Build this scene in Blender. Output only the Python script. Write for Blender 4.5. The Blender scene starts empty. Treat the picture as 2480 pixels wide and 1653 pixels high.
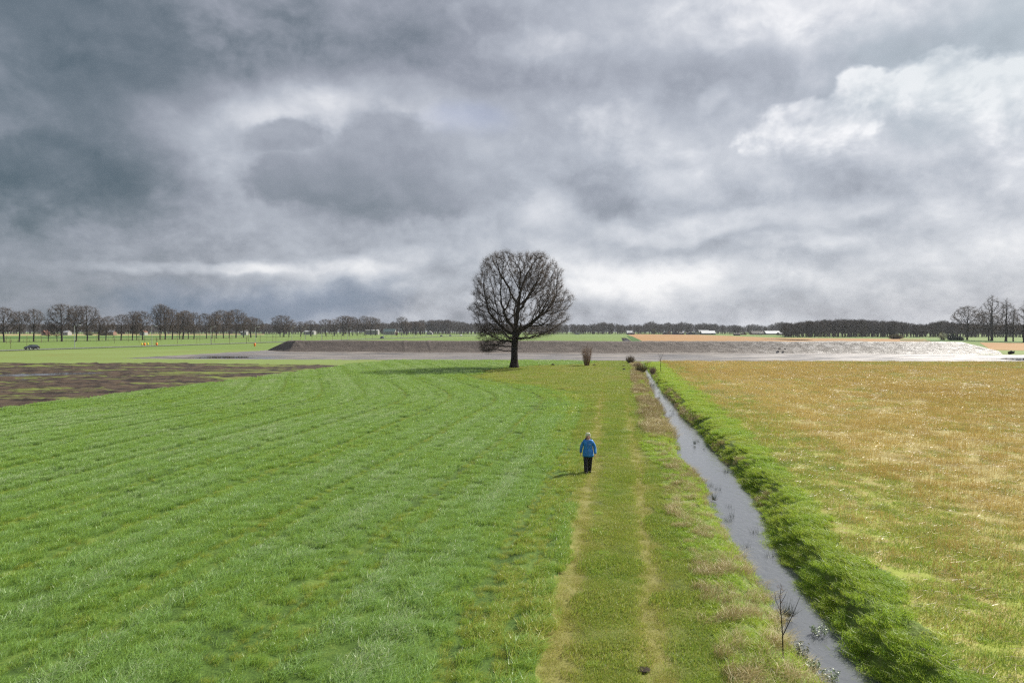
import bpy, math, random
import numpy as np
from mathutils import Vector, Matrix
R = math.radians
random.seed(7); rng = np.random.default_rng(11)
scene = bpy.context.scene
col = scene.collection

# ------------------------------------------------------------------ camera
F = 1653.33; CX, CY = 1240.0, 826.5; CAMH = 6.0; HZ = 800.0
PITCH = math.atan((CY - HZ) / F)
cd = bpy.data.cameras.new('camera'); cam = bpy.data.objects.new('camera', cd); col.objects.link(cam)
cd.sensor_width = 36; cd.lens = 24; cd.clip_start = 0.1; cd.clip_end = 12000
cam.location = (0, 0, CAMH); cam.rotation_euler = (math.pi/2 - PITCH, 0, 0)
scene.camera = cam

def G(px, py, z=0.0):
    """ground point (height z) that the photograph shows at pixel px, py"""
    a = (px - CX)/F; b = (CY - py)/F
    dy = math.cos(PITCH) + b*math.sin(PITCH); dz = -math.sin(PITCH) + b*math.cos(PITCH)
    t = (z - CAMH)/dz
    return (a*t, dy*t, z)

# ------------------------------------------------------------------ node expression helper
class X:
    """a socket with arithmetic"""
    def __init__(s, nt, so): s.nt = nt; s.so = so
    def _m(s, op, *o, clamp=False):
        n = s.nt.nodes.new('ShaderNodeMath'); n.operation = op; n.use_clamp = clamp
        for i, v in enumerate((s,)+o):
            if isinstance(v, X): s.nt.links.new(v.so, n.inputs[i])
            else: n.inputs[i].default_value = float(v)
        return X(s.nt, n.outputs[0])
    def __add__(s, o): return s._m('ADD', o)
    __radd__ = __add__
    def __sub__(s, o): return s._m('SUBTRACT', o)
    def __rsub__(s, o): return (s*-1.0)._m('ADD', o)
    def __mul__(s, o): return s._m('MULTIPLY', o)
    __rmul__ = __mul__
    def __truediv__(s, o): return s._m('DIVIDE', o)
    def max(s, o): return s._m('MAXIMUM', o)
    def min(s, o): return s._m('MINIMUM', o)
    def sq(s): return s._m('MULTIPLY', s)
    def sqrt(s): return s._m('SQRT')
    def ss(s, a, b, c=0.0, d=1.0, lin=False):
        n = s.nt.nodes.new('ShaderNodeMapRange'); n.interpolation_type = 'LINEAR' if lin else 'SMOOTHSTEP'
        s.nt.links.new(s.so, n.inputs[0])
        for i, v in enumerate((a, b, c, d)): n.inputs[i+1].default_value = v
        return X(s.nt, n.outputs[0])
def mixv(f, a, b):       # scalar mix
    return a + (b - a)*f
def noise(nt, vec, scale, detail=4, rough=.5, dist=0.0, typ='3D', color=False):
    n = nt.nodes.new('ShaderNodeTexNoise'); n.noise_dimensions = typ
    if vec is not None: nt.links.new(vec, n.inputs['Vector'])
    n.inputs['Scale'].default_value = scale; n.inputs['Detail'].default_value = detail
    n.inputs['Roughness'].default_value = rough; n.inputs['Distortion'].default_value = dist
    return n.outputs['Color'] if color else X(nt, n.outputs[0])
def scalev(nt, vec, s):
    n = nt.nodes.new('ShaderNodeVectorMath'); n.operation = 'MULTIPLY'
    nt.links.new(vec, n.inputs[0]); n.inputs[1].default_value = s
    return n.outputs[0]
def s2l(c):
    return tuple((v/255/12.92 if v/255 <= .04045 else ((v/255+.055)/1.055)**2.4) for v in c)
def ramp(nt, f, stops):
    n = nt.nodes.new('ShaderNodeValToRGB'); nt.links.new(f.so if isinstance(f, X) else f, n.inputs[0])
    e = n.color_ramp.elements
    while len(e) < len(stops): e.new(.5)
    for i, (p, c) in enumerate(stops):
        e[i].position = p; e[i].color = (*c[:3], 1)
    return n.outputs[0]
def mixc(nt, f, a, b, mode='MIX'):
    n = nt.nodes.new('ShaderNodeMix'); n.data_type = 'RGBA'; n.blend_type = mode
    if isinstance(f, X): nt.links.new(f.so, n.inputs[0])
    else: n.inputs[0].default_value = f
    for i, v in ((6, a), (7, b)):
        if isinstance(v, tuple): n.inputs[i].default_value = (*v[:3], 1)
        else: nt.links.new(v, n.inputs[i])
    return n.outputs[2]

# ------------------------------------------------------------------ world: cloud deck over a Nishita sky
SUN_EL, SUN_AZ = R(39), R(53)                      # azimuth clockwise from +Y
w = bpy.data.worlds.new('World'); scene.world = w; w.use_nodes = True
nt = w.node_tree; nt.nodes.clear()
out = nt.nodes.new('ShaderNodeOutputWorld')
sky = nt.nodes.new('ShaderNodeTexSky'); sky.sky_type = 'NISHITA'; sky.sun_disc = False
sky.sun_elevation = SUN_EL; sky.sun_rotation = SUN_AZ; sky.air_density = 1.2
bg1 = nt.nodes.new('ShaderNodeBackground'); nt.links.new(sky.outputs[0], bg1.inputs[0]); bg1.inputs[1].default_value = .06
tc = nt.nodes.new('ShaderNodeTexCoord'); D = tc.outputs['Generated']
sep = nt.nodes.new('ShaderNodeSeparateXYZ'); nt.links.new(D, sep.inputs[0])
dx, dy, dz = (X(nt, sep.outputs[i]) for i in range(3))
az = dx._m('ARCTAN2', dy)*57.2958; el = dz._m('ARCSINE')*57.2958
Dn = scalev(nt, D, (1, 1, 1.3))
def addv(vec, off):
    n = nt.nodes.new('ShaderNodeVectorMath'); n.operation = 'ADD'; nt.links.new(vec, n.inputs[0]); n.inputs[1].default_value = off; return n.outputs[0]
OFF = (.035, .0, .06)                     # towards the light: sunlit and shaded sides of the billows
n1 = noise(nt, Dn, 4.5, 5, .56, .3); n2 = noise(nt, Dn, 13, 4, .62, .25)
n1b = noise(nt, addv(Dn, OFF), 4.5, 5, .56, .3); n2b = noise(nt, addv(Dn, tuple(q*.35 for q in OFF)), 13, 4, .62, .25)
e1 = n1 - n1b; e2 = n2 - n2b              # billow relief
n3 = noise(nt, scalev(nt, D, (1, 1, 1.7)), 10, 4, .6, .4); n3b = noise(nt, addv(scalev(nt, D, (1, 1, 1.7)), (.01, 0, .05)), 10, 4, .6, .4)
wn = noise(nt, Dn, 2.6, 5, .55, color=True); wn2 = noise(nt, Dn, 11, 4, .58, color=True)
def chan(c):
    s_ = nt.nodes.new('ShaderNodeSeparateColor'); nt.links.new(c, s_.inputs[0]); return [X(nt, s_.outputs[i]) for i in range(3)]
a1, b1, c1 = chan(wn); a2, b2, c2 = chan(wn2)
nz = (n2 - .5)*.75 + (n1 - .5)*.45 + (n3 - .5)*.3
u = az + (a1 - .5)*7.0 + (a2 - .5)*3.4          # warped direction in degrees
v = el + (b1 - .5)*5.0 + (b2 - .5)*2.4
uf = az + (a1 - .5)*3.0 + (a2 - .5)*4.2          # tighter warp for crisp clouds
vf = el + (b1 - .5)*2.0 + (b2 - .5)*3.0
def sk(px, py):
    A = math.atan((px-CX)/F); return math.degrees(A), math.degrees(math.atan((HZ-py)/F*math.cos(A)))
def blob(px, py, rx, ry, soft=True, tilt=0.0):
    a0, e0 = sk(px, py); k = 180/math.pi/F
    U, V = (u, v) if soft else (uf, vf)
    du, dv = U - a0, V - e0
    if tilt:
        ct, st = math.cos(R(tilt)), math.sin(R(tilt))
        du, dv = du*ct + dv*st, dv*ct - du*st
    d = (du/(rx*k)).sq() + (dv/(ry*k)).sq()
    if soft: return (d.sqrt() + nz).ss(.22, .98, 1, 0)
    return 1.0 - d.sqrt()
L = az.ss(-38, 38, .31, .67, lin=True) + blob(1150, 350, 800, 400)*.04 + el.ss(24, 0, .0, .07, lin=True)
soft = [  # px, py, rx, ry, amount, tilt
 (120, 120, 620, 330, -.11, 0), (430, 330, 520, 210, -.12, 10), (260, 60, 900, 120, -.06, 0), (900, 60, 500, 120, -.06, 0),
 (560, 250, 420, 90, .10, 8), (780, 250, 460, 80, .18, 0), (480, 330, 240, 60, .10, -25), (590, 380, 270, 140, .27, 0), (800, 275, 260, 60, .17, 0), (1040, 300, 110, 50, .10, 0),
 (200, 440, 330, 110, -.14, 0), (60, 600, 300, 100, -.04, 0), (60, 330, 200, 80, .05, 0), (480, 560, 560, 60, .05, 0), (250, 640, 520, 60, .03, 0),
 (520, 642, 330, 17, .22, 0), (760, 652, 170, 30, .24, 0), (900, 700, 240, 44, .18, 0), (950, 640, 130, 50, .22, 20),
 (640, 745, 340, 55, -.14, 0), (300, 740, 420, 50, -.05, 0), (1180, 520, 240, 120, .06, 0),
 (1320, 100, 150, 60, .09, 0), (1750, 40, 430, 130, .14, 0), (1900, 80, 300, 110, .12, 0),
 (2350, 20, 180, 60, .12, 0), (1480, 300, 200, 110, .06, 0), (1660, 400, 200, 120, .08, 0), (1730, 265, 55, 26, .12, 35),
 (1440, 480, 150, 70, -.16, 0), (1700, 550, 380, 34, .22, 0), (1960, 590, 180, 24, .14, 0), (2130, 510, 70, 26, .14, 0), (2050, 640, 220, 40, -.07, 0), (1310, 510, 110, 60, .14, 0), (1480, 670, 360, 75, .26, 0), (1600, 645, 200, 50, .14, 0), (1420, 705, 160, 40, .12, 0),
 (1900, 520, 420, 110, -.06, 0), (2000, 480, 330, 80, -.06, 0), (2380, 610, 260, 36, .08, 0), (1850, 690, 480, 50, .06, 0),
 (2260, 520, 60, 40, .12, 0), (2200, 740, 500, 60, -.06, 0), (1320, 620, 240, 60, .08, 0), (1310, 260, 140, 60, .05, 0),
 (2250, 110, 330, 80, -.10, 0), (1620, 200, 420, 110, -.08, 0), (1130, 300, 180, 120, .05, 0), (1100, 160, 420, 120, -.05, 0),
]
for (px, py, rx, ry, am, ti) in soft: L = L + blob(px, py, rx*1.15, ry*1.15, True, ti)*am
lowf = el.ss(15, 2, .0, 1.0)
L = L + (n1 - .5)*.10 + (n2 - .5)*.07 + e1*.34 + e2*.30 + (n3 - .5)*(lowf*.22) + (n3 - n3b)*(lowf*.42 + .02)
# dark cumulus bank left of centre
Fd = blob(930, 450, 330, 100, False).max(blob(700, 335, 110, 52, False, 12)).max(blob(940, 360, 140, 105, False, -20)).max(blob(700, 430, 130, 75, False)).max(blob(1060, 400, 130, 80, False))
Fd = Fd + (n2 - .5)*1.0 + (n3 - .5)*.4 + (n1-.5)*.3
md = Fd.ss(-.06, .40)*(1.0 - blob(1120, 420, 150, 160)*.75)
Ld = el.ss(9.5, 16, .24, .47) + (n1 - .5)*.08 + e1*.28 + e2*.22 + az.ss(-16, 0, 0, .05)
L = mixv(md*.9, L, Ld)
def bright(parts, fades, amt=1.0, k=.9, hi=.98, edge=.30):
    """sunlit cumulus: broken edge, billows lit from the upper right, base melting into the grey"""
    global L
    Fb = None
    for p in parts:
        b_ = blob(p[0], p[1], p[2], p[3], False, p[4] if len(p) > 4 else 0)
        Fb = b_ if Fb is None else Fb.max(b_)
    Fb = Fb + (n2 - .5)*k + (n1 - .5)*.35
    m = Fb.ss(-.04, edge)
    lum = hi + (n2 - .5)*.12 + e1*.7 + e2*.8 - (m*m)*.06
    for (px, py, rx, ry, am) in fades: m = m*(1.0 - blob(px, py, rx, ry, True)*am)
    L = mixv(m*amt, L, lum)
bright([(2150, 240, 130, 68, 0), (2240, 220, 120, 62, 0), (2370, 255, 180, 90, -14), (2500, 310, 180, 130, -14), (2075, 205, 55, 42, 0), (2050, 235, 50, 30)],
       [(2190, 355, 240, 85, .95), (2330, 430, 220, 100, .9), (2500, 480, 200, 80, .8)], 1.0, .8, 1.02, .34)
bright([(1890, 345, 110, 55, 0), (2000, 330, 120, 62, 8), (2075, 345, 58, 50, 0), (1960, 285, 110, 34, 0), (1830, 370, 50, 30, 0)],
       [(1890, 440, 300, 75, .9), (2110, 430, 150, 80, .9)], .92, 1.05, .97, .45)
bright([(1720, 30, 150, 80, 0), (1900, 60, 220, 70, 0), (1760, 110, 90, 45, 0), (2110, 30, 120, 60, 0)],
       [(1900, 170, 380, 80, .8)], .60, 1.0, .88, .7)
bright([(1450, 300, 80, 55, 0), (1610, 390, 120, 50, -18), (1490, 350, 90, 70, -20)], [(1560, 460, 200, 60, .8)], .45, 1.0, .80, .7)
bright([(1300, 110, 80, 45, 0), (1380, 110, 70, 25, 0)], [], .25, 1.0, .75, .7)
L = L.max(0.0).min(1.0)
cc = ramp(nt, L, [(0, s2l((84, 97, 107))), (.2, s2l((113, 122, 132))), (.42, s2l((149, 154, 165))), (.6, s2l((178, 183, 193))), (.78, s2l((207, 210, 217))), (1, s2l((243, 243, 245)))])
cc = mixc(nt, blob(640, 745, 420, 90)*.50, cc, s2l((112, 134, 164)))
cc = mixc(nt, blob(1130, 290, 150, 60)*.35, cc, s2l((160, 172, 205)))
cc = mixc(nt, blob(2400, 150, 420, 200)*.30, cc, s2l((165, 186, 192)))
cc = mixc(nt, az.ss(-20, -42)*.22, cc, s2l((92, 112, 124)))
cc = mixc(nt, blob(1200, 200, 600, 250)*.12, cc, s2l((146, 146, 160)))
bg2 = nt.nodes.new('ShaderNodeBackground'); nt.links.new(cc, bg2.inputs[0]); bg2.inputs[1].default_value = .70
mx = nt.nodes.new('ShaderNodeMixShader'); mx.inputs[0].default_value = .93
nt.links.new(bg1.outputs[0], mx.inputs[1]); nt.links.new(bg2.outputs[0], mx.inputs[2]); nt.links.new(mx.outputs[0], out.inputs[0])
w.cycles.sampling_method = 'MANUAL'; w.cycles.sample_map_resolution = 256

sl = bpy.data.lights.new('sun', 'SUN'); sun = bpy.data.objects.new('sun', sl); col.objects.link(sun)
sl.energy = 5.0; sl.angle = R(.6); sl.color = (1, .93, .82)
sd = Vector((math.sin(SUN_AZ)*math.cos(SUN_EL), math.cos(SUN_AZ)*math.cos(SUN_EL), math.sin(SUN_EL)))
sun.rotation_euler = sd.to_track_quat('Z', 'Y').to_euler(); sun.location = (0, 0, 60)
vs = scene.view_settings; vs.view_transform = 'Standard'; vs.look = 'None'; vs.gamma = 1; vs.exposure = 0.62; vs.use_curve_mapping = False
scene.cycles.max_bounces = 6; scene.cycles.diffuse_bounces = 2; scene.cycles.glossy_bounces = 2
scene.cycles.transmission_bounces = 3; scene.cycles.transparent_max_bounces = 6; scene.cycles.volume_bounces = 0
scene.cycles.use_denoising = False; scene.cycles.filter_width = 1.3; scene.cycles.sample_clamp_indirect = 3.0; scene.cycles.caustics_reflective = False; scene.cycles.caustics_refractive = False

# ------------------------------------------------------------------ object helpers
def tag(o, label=None, cat=None, group=None, kind=None):
    if label: o['label'] = label
    if cat: o['category'] = cat
    if group: o['group'] = group
    if kind: o['kind'] = kind
    return o
def mk(name, V, Fc, mat=None, parent=None, smooth=False, loc=None):
    me = bpy.data.meshes.new(name)
    me.from_pydata([tuple(map(float, p)) for p in V] if not isinstance(V, np.ndarray) else V.tolist(), [], Fc if isinstance(Fc, list) else Fc.tolist())
    if mat: me.materials.append(mat)
    if smooth: me.polygons.foreach_set('use_smooth', [True]*len(me.polygons))
    me.update()
    o = bpy.data.objects.new(name, me); col.objects.link(o)
    if parent: o.parent = parent
    if loc: o.location = loc
    return o
def empty(name, loc=(0, 0, 0), rz=0):
    o = bpy.data.objects.new(name, None); col.objects.link(o); o.location = loc; o.rotation_euler = (0, 0, rz)
    o.empty_display_size = .2
    return o
def copy_tree(root, loc, rz=0, scl=(1, 1, 1)):
    c = root.copy(); col.objects.link(c); c.location = loc; c.rotation_euler = (0, 0, rz); c.scale = scl
    for ch in root.children:
        k = ch.copy(); col.objects.link(k); k.parent = c
        for g in ch.children:
            q = g.copy(); col.objects.link(q); q.parent = k
    return c
class MB:
    def __init__(s): s.V = []; s.F = []
    def add(s, V, Fc):
        b = len(s.V); s.V += [tuple(p) for p in V]; s.F += [tuple(i+b for i in f) for f in Fc]; return s
    def box(s, c, d, rz=0):
        x, y, z = d[0]/2, d[1]/2, d[2]/2; ca, sa = math.cos(rz), math.sin(rz)
        P = [(i*x, j*y, k*z) for i in (-1, 1) for j in (-1, 1) for k in (-1, 1)]
        P = [(c[0]+p[0]*ca-p[1]*sa, c[1]+p[0]*sa+p[1]*ca, c[2]+p[2]) for p in P]
        return s.add(P, [(0, 1, 3, 2), (4, 6, 7, 5), (0, 4, 5, 1), (2, 3, 7, 6), (0, 2, 6, 4), (1, 5, 7, 3)])
    def tube(s, pts, rad, n=6, cap=True):
        pts = [Vector(p) for p in pts]
        if not hasattr(rad, '__len__'): rad = [rad]*len(pts)
        b = len(s.V)
        for i, p in enumerate(pts):
            t = (pts[min(i+1, len(pts)-1)] - pts[max(i-1, 0)]).normalized()
            a = t.cross(Vector((0, 0, 1)) if abs(t.z) < .9 else Vector((1, 0, 0))).normalized(); c = t.cross(a)
            for k in range(n):
                q = p + (a*math.cos(2*math.pi*k/n) + c*math.sin(2*math.pi*k/n))*rad[i]; s.V.append(tuple(q))
        for i in range(len(pts)-1):
            for k in range(n):
                s.F.append((b+i*n+k, b+i*n+(k+1) % n, b+(i+1)*n+(k+1) % n, b+(i+1)*n+k))
        if cap: s.F.append(tuple(b+k for k in range(n))[::-1]); s.F.append(tuple(b+(len(pts)-1)*n+k for k in range(n)))
        return s
    def loft(s, rings):
        n = len(rings[0]); b = len(s.V)
        for r in rings: s.V += [tuple(p) for p in r]
        for i in range(len(rings)-1):
            for k in range(n): s.F.append((b+i*n+k, b+i*n+(k+1) % n, b+(i+1)*n+(k+1) % n, b+(i+1)*n+k))
        s.F.append(tuple(b+k for k in range(n))[::-1]); s.F.append(tuple(b+(len(rings)-1)*n+k for k in range(n)))
        return s
    def build(s, name, mat, parent=None, smooth=False): return mk(name, s.V, s.F, mat, parent, smooth)

# ------------------------------------------------------------------ materials
def newmat(name):
    m = bpy.data.materials.new(name); m.use_nodes = True; t = m.node_tree; t.nodes.clear()
    o = t.nodes.new('ShaderNodeOutputMaterial'); p = t.nodes.new('ShaderNodeBsdfPrincipled'); t.links.new(p.outputs[0], o.inputs[0])
    return m, t, p, o
def objc(t):
    g = t.nodes.new('ShaderNodeNewGeometry'); return g.outputs['Position']
def attr(t, name, typ='GEOMETRY'):
    a = t.nodes.new('ShaderNodeAttribute'); a.attribute_name = name; a.attribute_type = typ; return a
def bump(t, p, h, strength=.5, dist=.05):
    b = t.nodes.new('ShaderNodeBump'); b.inputs['Strength'].default_value = strength; b.inputs['Distance'].default_value = dist
    t.links.new(h.so if isinstance(h, X) else h, b.inputs['Height']); t.links.new(b.outputs[0], p.inputs['Normal'])
def simple(name, c, rough=.6, metal=0, var=.15, nscale=3, spec=.5):
    m, t, p, o = newmat(name)
    pos = objc(t); n = noise(t, pos, nscale, 5, .6)
    cc = ramp(t, n, [(.25, tuple(v*(1-var) for v in c)), (.75, tuple(min(1, v*(1+var)) for v in c))])
    t.links.new(cc, p.inputs['Base Color']); p.inputs['Roughness'].default_value = rough; p.inputs['Metallic'].default_value = metal
    p.inputs['Specular IOR Level'].default_value = spec
    return m
def blade_mat(name, stops, rough=.42, trans=.35, spec=.5, tcol=(.30, .36, .04)):
    """leaf blades: instance 'tint' (0..1) plus per-blade 'rnd' choose the colour"""
    m, t, p, o = newmat(name)
    ti = X(t, attr(t, 'tint', 'INSTANCER').outputs['Fac']); rn = X(t, attr(t, 'rnd').outputs['Fac'])
    f = ti + (rn - .5)*.6
    cc = ramp(t, f, stops)
    t.links.new(cc, p.inputs['Base Color']); p.inputs['Roughness'].default_value = rough
    p.inputs['Specular IOR Level'].default_value = spec
    tr = t.nodes.new('ShaderNodeBsdfTranslucent'); t.links.new(mixc(t, .5, cc, tcol, 'MIX'), tr.inputs[0])
    mxs = t.nodes.new('ShaderNodeMixShader'); mxs.inputs[0].default_value = trans
    t.links.new(p.outputs[0], mxs.inputs[1]); t.links.new(tr.outputs[0], mxs.inputs[2]); t.links.new(mxs.outputs[0], o.inputs[0])
    return m
M = {}
M['crop'] = blade_mat('crop_blade', [(0, (.46, .46, .10)), (.15, (.29, .45, .06)), (.5, (.26, .46, .10)), (.8, (.29, .47, .17)), (1, (.52, .61, .38))], .40, .42, .6)
M['turf'] = blade_mat('turf_blade', [(0, (.50, .42, .19)), (.25, (.42, .42, .10)), (.45, (.37, .43, .08)), (.7, (.24, .38, .05)), (1, (.14, .28, .06))], .5, .4, .4)
M['lush'] = blade_mat('lush_blade', [(0, (.44, .46, .09)), (.3, (.40, .54, .07)), (.65, (.30, .50, .05)), (1, (.19, .38, .05))], .45, .5, .4)
M['straw'] = blade_mat('dry_blade', [(0, (.62, .56, .32)), (.35, (.50, .43, .20)), (.7, (.35, .28, .12)), (1, (.20, .15, .07))], .5, .2, .4, (.5, .35, .2))
M['stalk'] = blade_mat('stubble_stalk', [(0, (.92, .84, .52)), (.35, (.84, .72, .34)), (.7, (.72, .57, .24)), (1, (.42, .31, .13))], .45, .3, .5, (.8, .68, .30))
M['pale'] = blade_mat('pale_straw', [(0, (.75, .66, .50)), (1, (.58, .45, .28))], .4, .1, .6, (.8, .7, .5))
M['reed'] = blade_mat('rush_blade', [(0, (.10, .10, .05)), (.5, (.05, .07, .035)), (1, (.03, .035, .025))], .5, .1, .4)

def ground_mat(name, stops, scale=.6, rough=.9, bs=.6, bd=.05, extra=None, spec=.2, fine=14):
    m, t, p, o = newmat(name)
    pos = objc(t); n = noise(t, pos, scale, 8, .62); n_ = noise(t, pos, fine, 5, .65)
    f = (n - .5)*1.3 + .5 + (n_ - .5)*.8 + (noise(t, pos, fine*3.1, 4, .7) - .5)*.7
    cc = ramp(t, f, stops)
    if extra: cc = extra(t, pos, cc, p)
    t.links.new(cc, p.inputs['Base Color']); p.inputs['Roughness'].default_value = rough; p.inputs['Specular IOR Level'].default_value = spec
    bump(t, p, n_, bs, bd)
    return m
M['crop_ground'] = ground_mat('crop_ground', [(.2, (.025, .05, .01)), (.5, (.065, .12, .02)), (.8, (.14, .20, .04))], .8)
def path_extra(t, pos, cc, p):
    tr = X(t, attr(t, 'track').outputs['Fac'])
    n = noise(t, pos, 2.2, 6, .6)
    return mixc(t, tr*(n.ss(.25, .65)*.3+.35), cc, (.27, .24, .085))
M['path_ground'] = ground_mat('path_ground', [(.2, (.06, .08, .02)), (.5, (.12, .155, .03)), (.8, (.20, .20, .06))], .9, extra=path_extra)
M['bank_ground'] = ground_mat('bank_ground', [(.2, (.07, .08, .025)), (.5, (.13, .20, .035)), (.8, (.20, .20, .08))], 1.1)
def stub_extra(t, pos, cc, p):
    gr = X(t, attr(t, 'green').outputs['Fac'])
    return mixc(t, gr*noise(t, pos, 1.3, 6, .6).ss(.35, .6), cc, (.25, .30, .05))
M['stub_ground'] = ground_mat('stubble_ground', [(.1, (.16, .13, .055)), (.4, (.30, .255, .095)), (.65, (.38, .33, .125)), (.9, (.48, .42, .20))], .35, extra=stub_extra, fine=9)
M['meadow'] = ground_mat('meadow_ground', [(.15, (.17, .18, .05)), (.45, (.16, .215, .06)), (.8, (.185, .25, .075))], .05, fine=1.2, bs=.25, bd=.1)
M['far_green'] = ground_mat('far_meadow_ground', [(.15, (.10, .16, .035)), (.5, (.13, .20, .045)), (.85, (.17, .23, .055))], .012, fine=.5, bs=.15, bd=.1)
M['far_dark'] = simple('dark_pasture', (.055, .12, .03), .9, 0, .2, .03, .1)
M['far_straw'] = simple('far_dry_grass', (.36, .28, .14), .9, 0, .2, .03, .1)
M['far_stub'] = ground_mat('far_stubble', [(.15, (.24, .14, .055)), (.5, (.32, .18, .075)), (.85, (.36, .24, .10))], .02, fine=.4, bs=.2, bd=.1)

def wet_mat(name, dry, wet, rlo, rhi, green=None, sc=.5, stretch=(1, 1, 1), spec=.6, pale=None):
    m, t, p, o = newmat(name)
    pos = objc(t); ps = scalev(t, pos, stretch)
    n = noise(t, ps, sc, 8, .62, .4); n_ = noise(t, ps, 5, 6, .65); n3 = noise(t, pos, .03, 4, .5)
    f = n.ss(.36, .62)
    cc = ramp(t, (n_ - .5)*.6 + f, [(.1, wet), (.9, dry)])
    if pale:
        sx = t.nodes.new('ShaderNodeSeparateXYZ'); t.links.new(pos, sx.inputs[0]); cc = mixc(t, (X(t, sx.outputs[0]) + (n - .5)*60).ss(35, 115)*f.ss(0, 1, .15, .9), cc, pale)  # sunward sheen of the wet flat painted as paler colour to the right
    if green:
        cc = mixc(t, noise(t, scalev(t, pos, (.35, 1.6, 1)), .16, 7, .66, .6).ss(.535, .585), cc, green)
    t.links.new(cc, p.inputs['Base Color'])
    rr = (f*(rhi-rlo) + rlo); t.links.new(rr.so, p.inputs['Roughness'])
    p.inputs['Specular IOR Level'].default_value = spec
    bump(t, p, n_ + n, .7, .06)
    return m
M['mud'] = wet_mat('churned_mud', (.075, .053, .036), (.028, .019, .014), .62, .92, (.13, .16, .035), spec=.25)
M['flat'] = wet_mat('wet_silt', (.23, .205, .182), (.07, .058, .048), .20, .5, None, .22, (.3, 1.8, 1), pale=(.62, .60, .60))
# embankment
m, t, p, o = newmat('embankment_soil'); M['emb'] = m
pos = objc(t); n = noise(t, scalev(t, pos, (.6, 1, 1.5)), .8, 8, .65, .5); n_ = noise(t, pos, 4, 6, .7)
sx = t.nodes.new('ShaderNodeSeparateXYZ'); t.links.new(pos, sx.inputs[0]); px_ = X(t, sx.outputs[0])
sun_glint = (px_ + (n - .5)*40).ss(35, 135)  # sun glint on wet soil, painted into the base colour towards the right
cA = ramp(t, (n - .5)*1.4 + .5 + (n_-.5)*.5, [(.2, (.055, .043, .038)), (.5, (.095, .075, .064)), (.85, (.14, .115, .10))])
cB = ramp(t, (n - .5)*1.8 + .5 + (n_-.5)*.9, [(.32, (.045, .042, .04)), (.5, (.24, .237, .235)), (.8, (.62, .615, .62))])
t.links.new(mixc(t, sun_glint, cA, cB), p.inputs['Base Color'])
t.links.new(sun_glint.ss(0, 1, .75, .55, lin=True).so, p.inputs['Roughness']); bump(t, p, n + n_, .9, .25)
def water_mat(name, c, bs, bd, sc=3.0, rough=.03):
    m, t, p, o = newmat(name); p.inputs['Base Color'].default_value = (*c, 1); p.inputs['Roughness'].default_value = rough
    p.inputs['IOR'].default_value = 1.333; p.inputs['Specular IOR Level'].default_value = .7
    bump(t, p, noise(t, scalev(t, objc(t), (1, .6, 1)), sc, 4, .6, .5), bs, bd); return m
M['water'] = water_mat('ditch_water', (.12, .13, .145), .6, .03, 4)
M['puddle'] = water_mat('puddle_water', (.05, .045, .04), .1, .01)
M['asphalt'] = simple('asphalt', (.12, .12, .125), .6, 0, .15, .5)
M['white'] = simple('white_paint', (.75, .75, .73), .5, 0, .06)
M['bark'] = simple('bark', (.028, .022, .018), .9, 0, .35, 2.5, .2)
M['bark_far'] = simple('bark_far', (.034, .028, .023), .9, 0, .3, .5, .2)
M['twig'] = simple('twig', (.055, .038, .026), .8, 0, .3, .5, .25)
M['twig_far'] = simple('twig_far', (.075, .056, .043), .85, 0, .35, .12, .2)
M['twig_red'] = simple('reddish_twig', (.22, .12, .06), .7, 0, .3, 1, .25)
M['wallsoil'] = simple('dry_soil', (.13, .10, .07), .9, 0, .4, 14, .1)
M['soil'] = simple('dark_soil', (.035, .025, .02), .9, 0, .3, 6, .2)

# ------------------------------------------------------------------ numpy value noise
def vnoise(x, y, seed=0, octv=4, gain=.5):
    x = np.asarray(x, float); y = np.asarray(y, float); tot = np.zeros(np.broadcast(x, y).shape); amp = 1; s = 0
    for k in range(octv):
        xi = np.floor(x).astype(np.int64); yi = np.floor(y).astype(np.int64); fx = x-xi; fy = y-yi
        fx = fx*fx*(3-2*fx); fy = fy*fy*(3-2*fy)
        def h(a, b):
            q = (a*374761393 + b*668265263 + (seed+k)*1442695041) & 0xffffffff
            q = ((q ^ (q >> 13))*1274126177) & 0xffffffff
            return ((q ^ (q >> 16)) & 0xffff)/65535.0
        tot = tot + amp*((h(xi, yi)*(1-fx)+h(xi+1, yi)*fx)*(1-fy) + (h(xi, yi+1)*(1-fx)+h(xi+1, yi+1)*fx)*fy)
        s += amp; amp *= gain; x = x*2.03+11.3; y = y*2.03+5.7
    return tot/s
def sstep(a, b, x): t_ = np.clip((x-a)/(b-a), 0, 1); return t_*t_*(3-2*t_)

# ------------------------------------------------------------------ layout of the land (metres)
WZ = -.7
def tab(pts, z=0):
    P = sorted((G(x_, y_, z)[1], G(x_, y_, z)[0]) for x_, y_ in pts)
    return np.array([p_[0] for p_ in P]), np.array([p_[1] for p_ in P])
DL = tab([(1562,899),(1574,939),(1587,967),(1610,995),(1627,1039),(1650,1082),(1655,1115),(1682,1140),(1714,1166),(1724,1195),(1740,1230),(1758,1260),(1768,1290),(1805,1342),(1843,1392),(1880,1440),(1909,1498),(1935,1550),(1960,1591),(1992,1630),(2010,1653)], WZ)
DR = tab([(1569,897),(1584,919),(1602,947),(1627,977),(1645,1008),(1679,1039),(1699,1067),(1730,1105),(1755,1128),(1783,1166),(1813,1202),(1841,1262),(1851,1320),(1897,1376),(1929,1429),(1965,1465),(1992,1515),(2022,1568),(2051,1594),(2082,1628),(2100,1653)], WZ)
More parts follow.
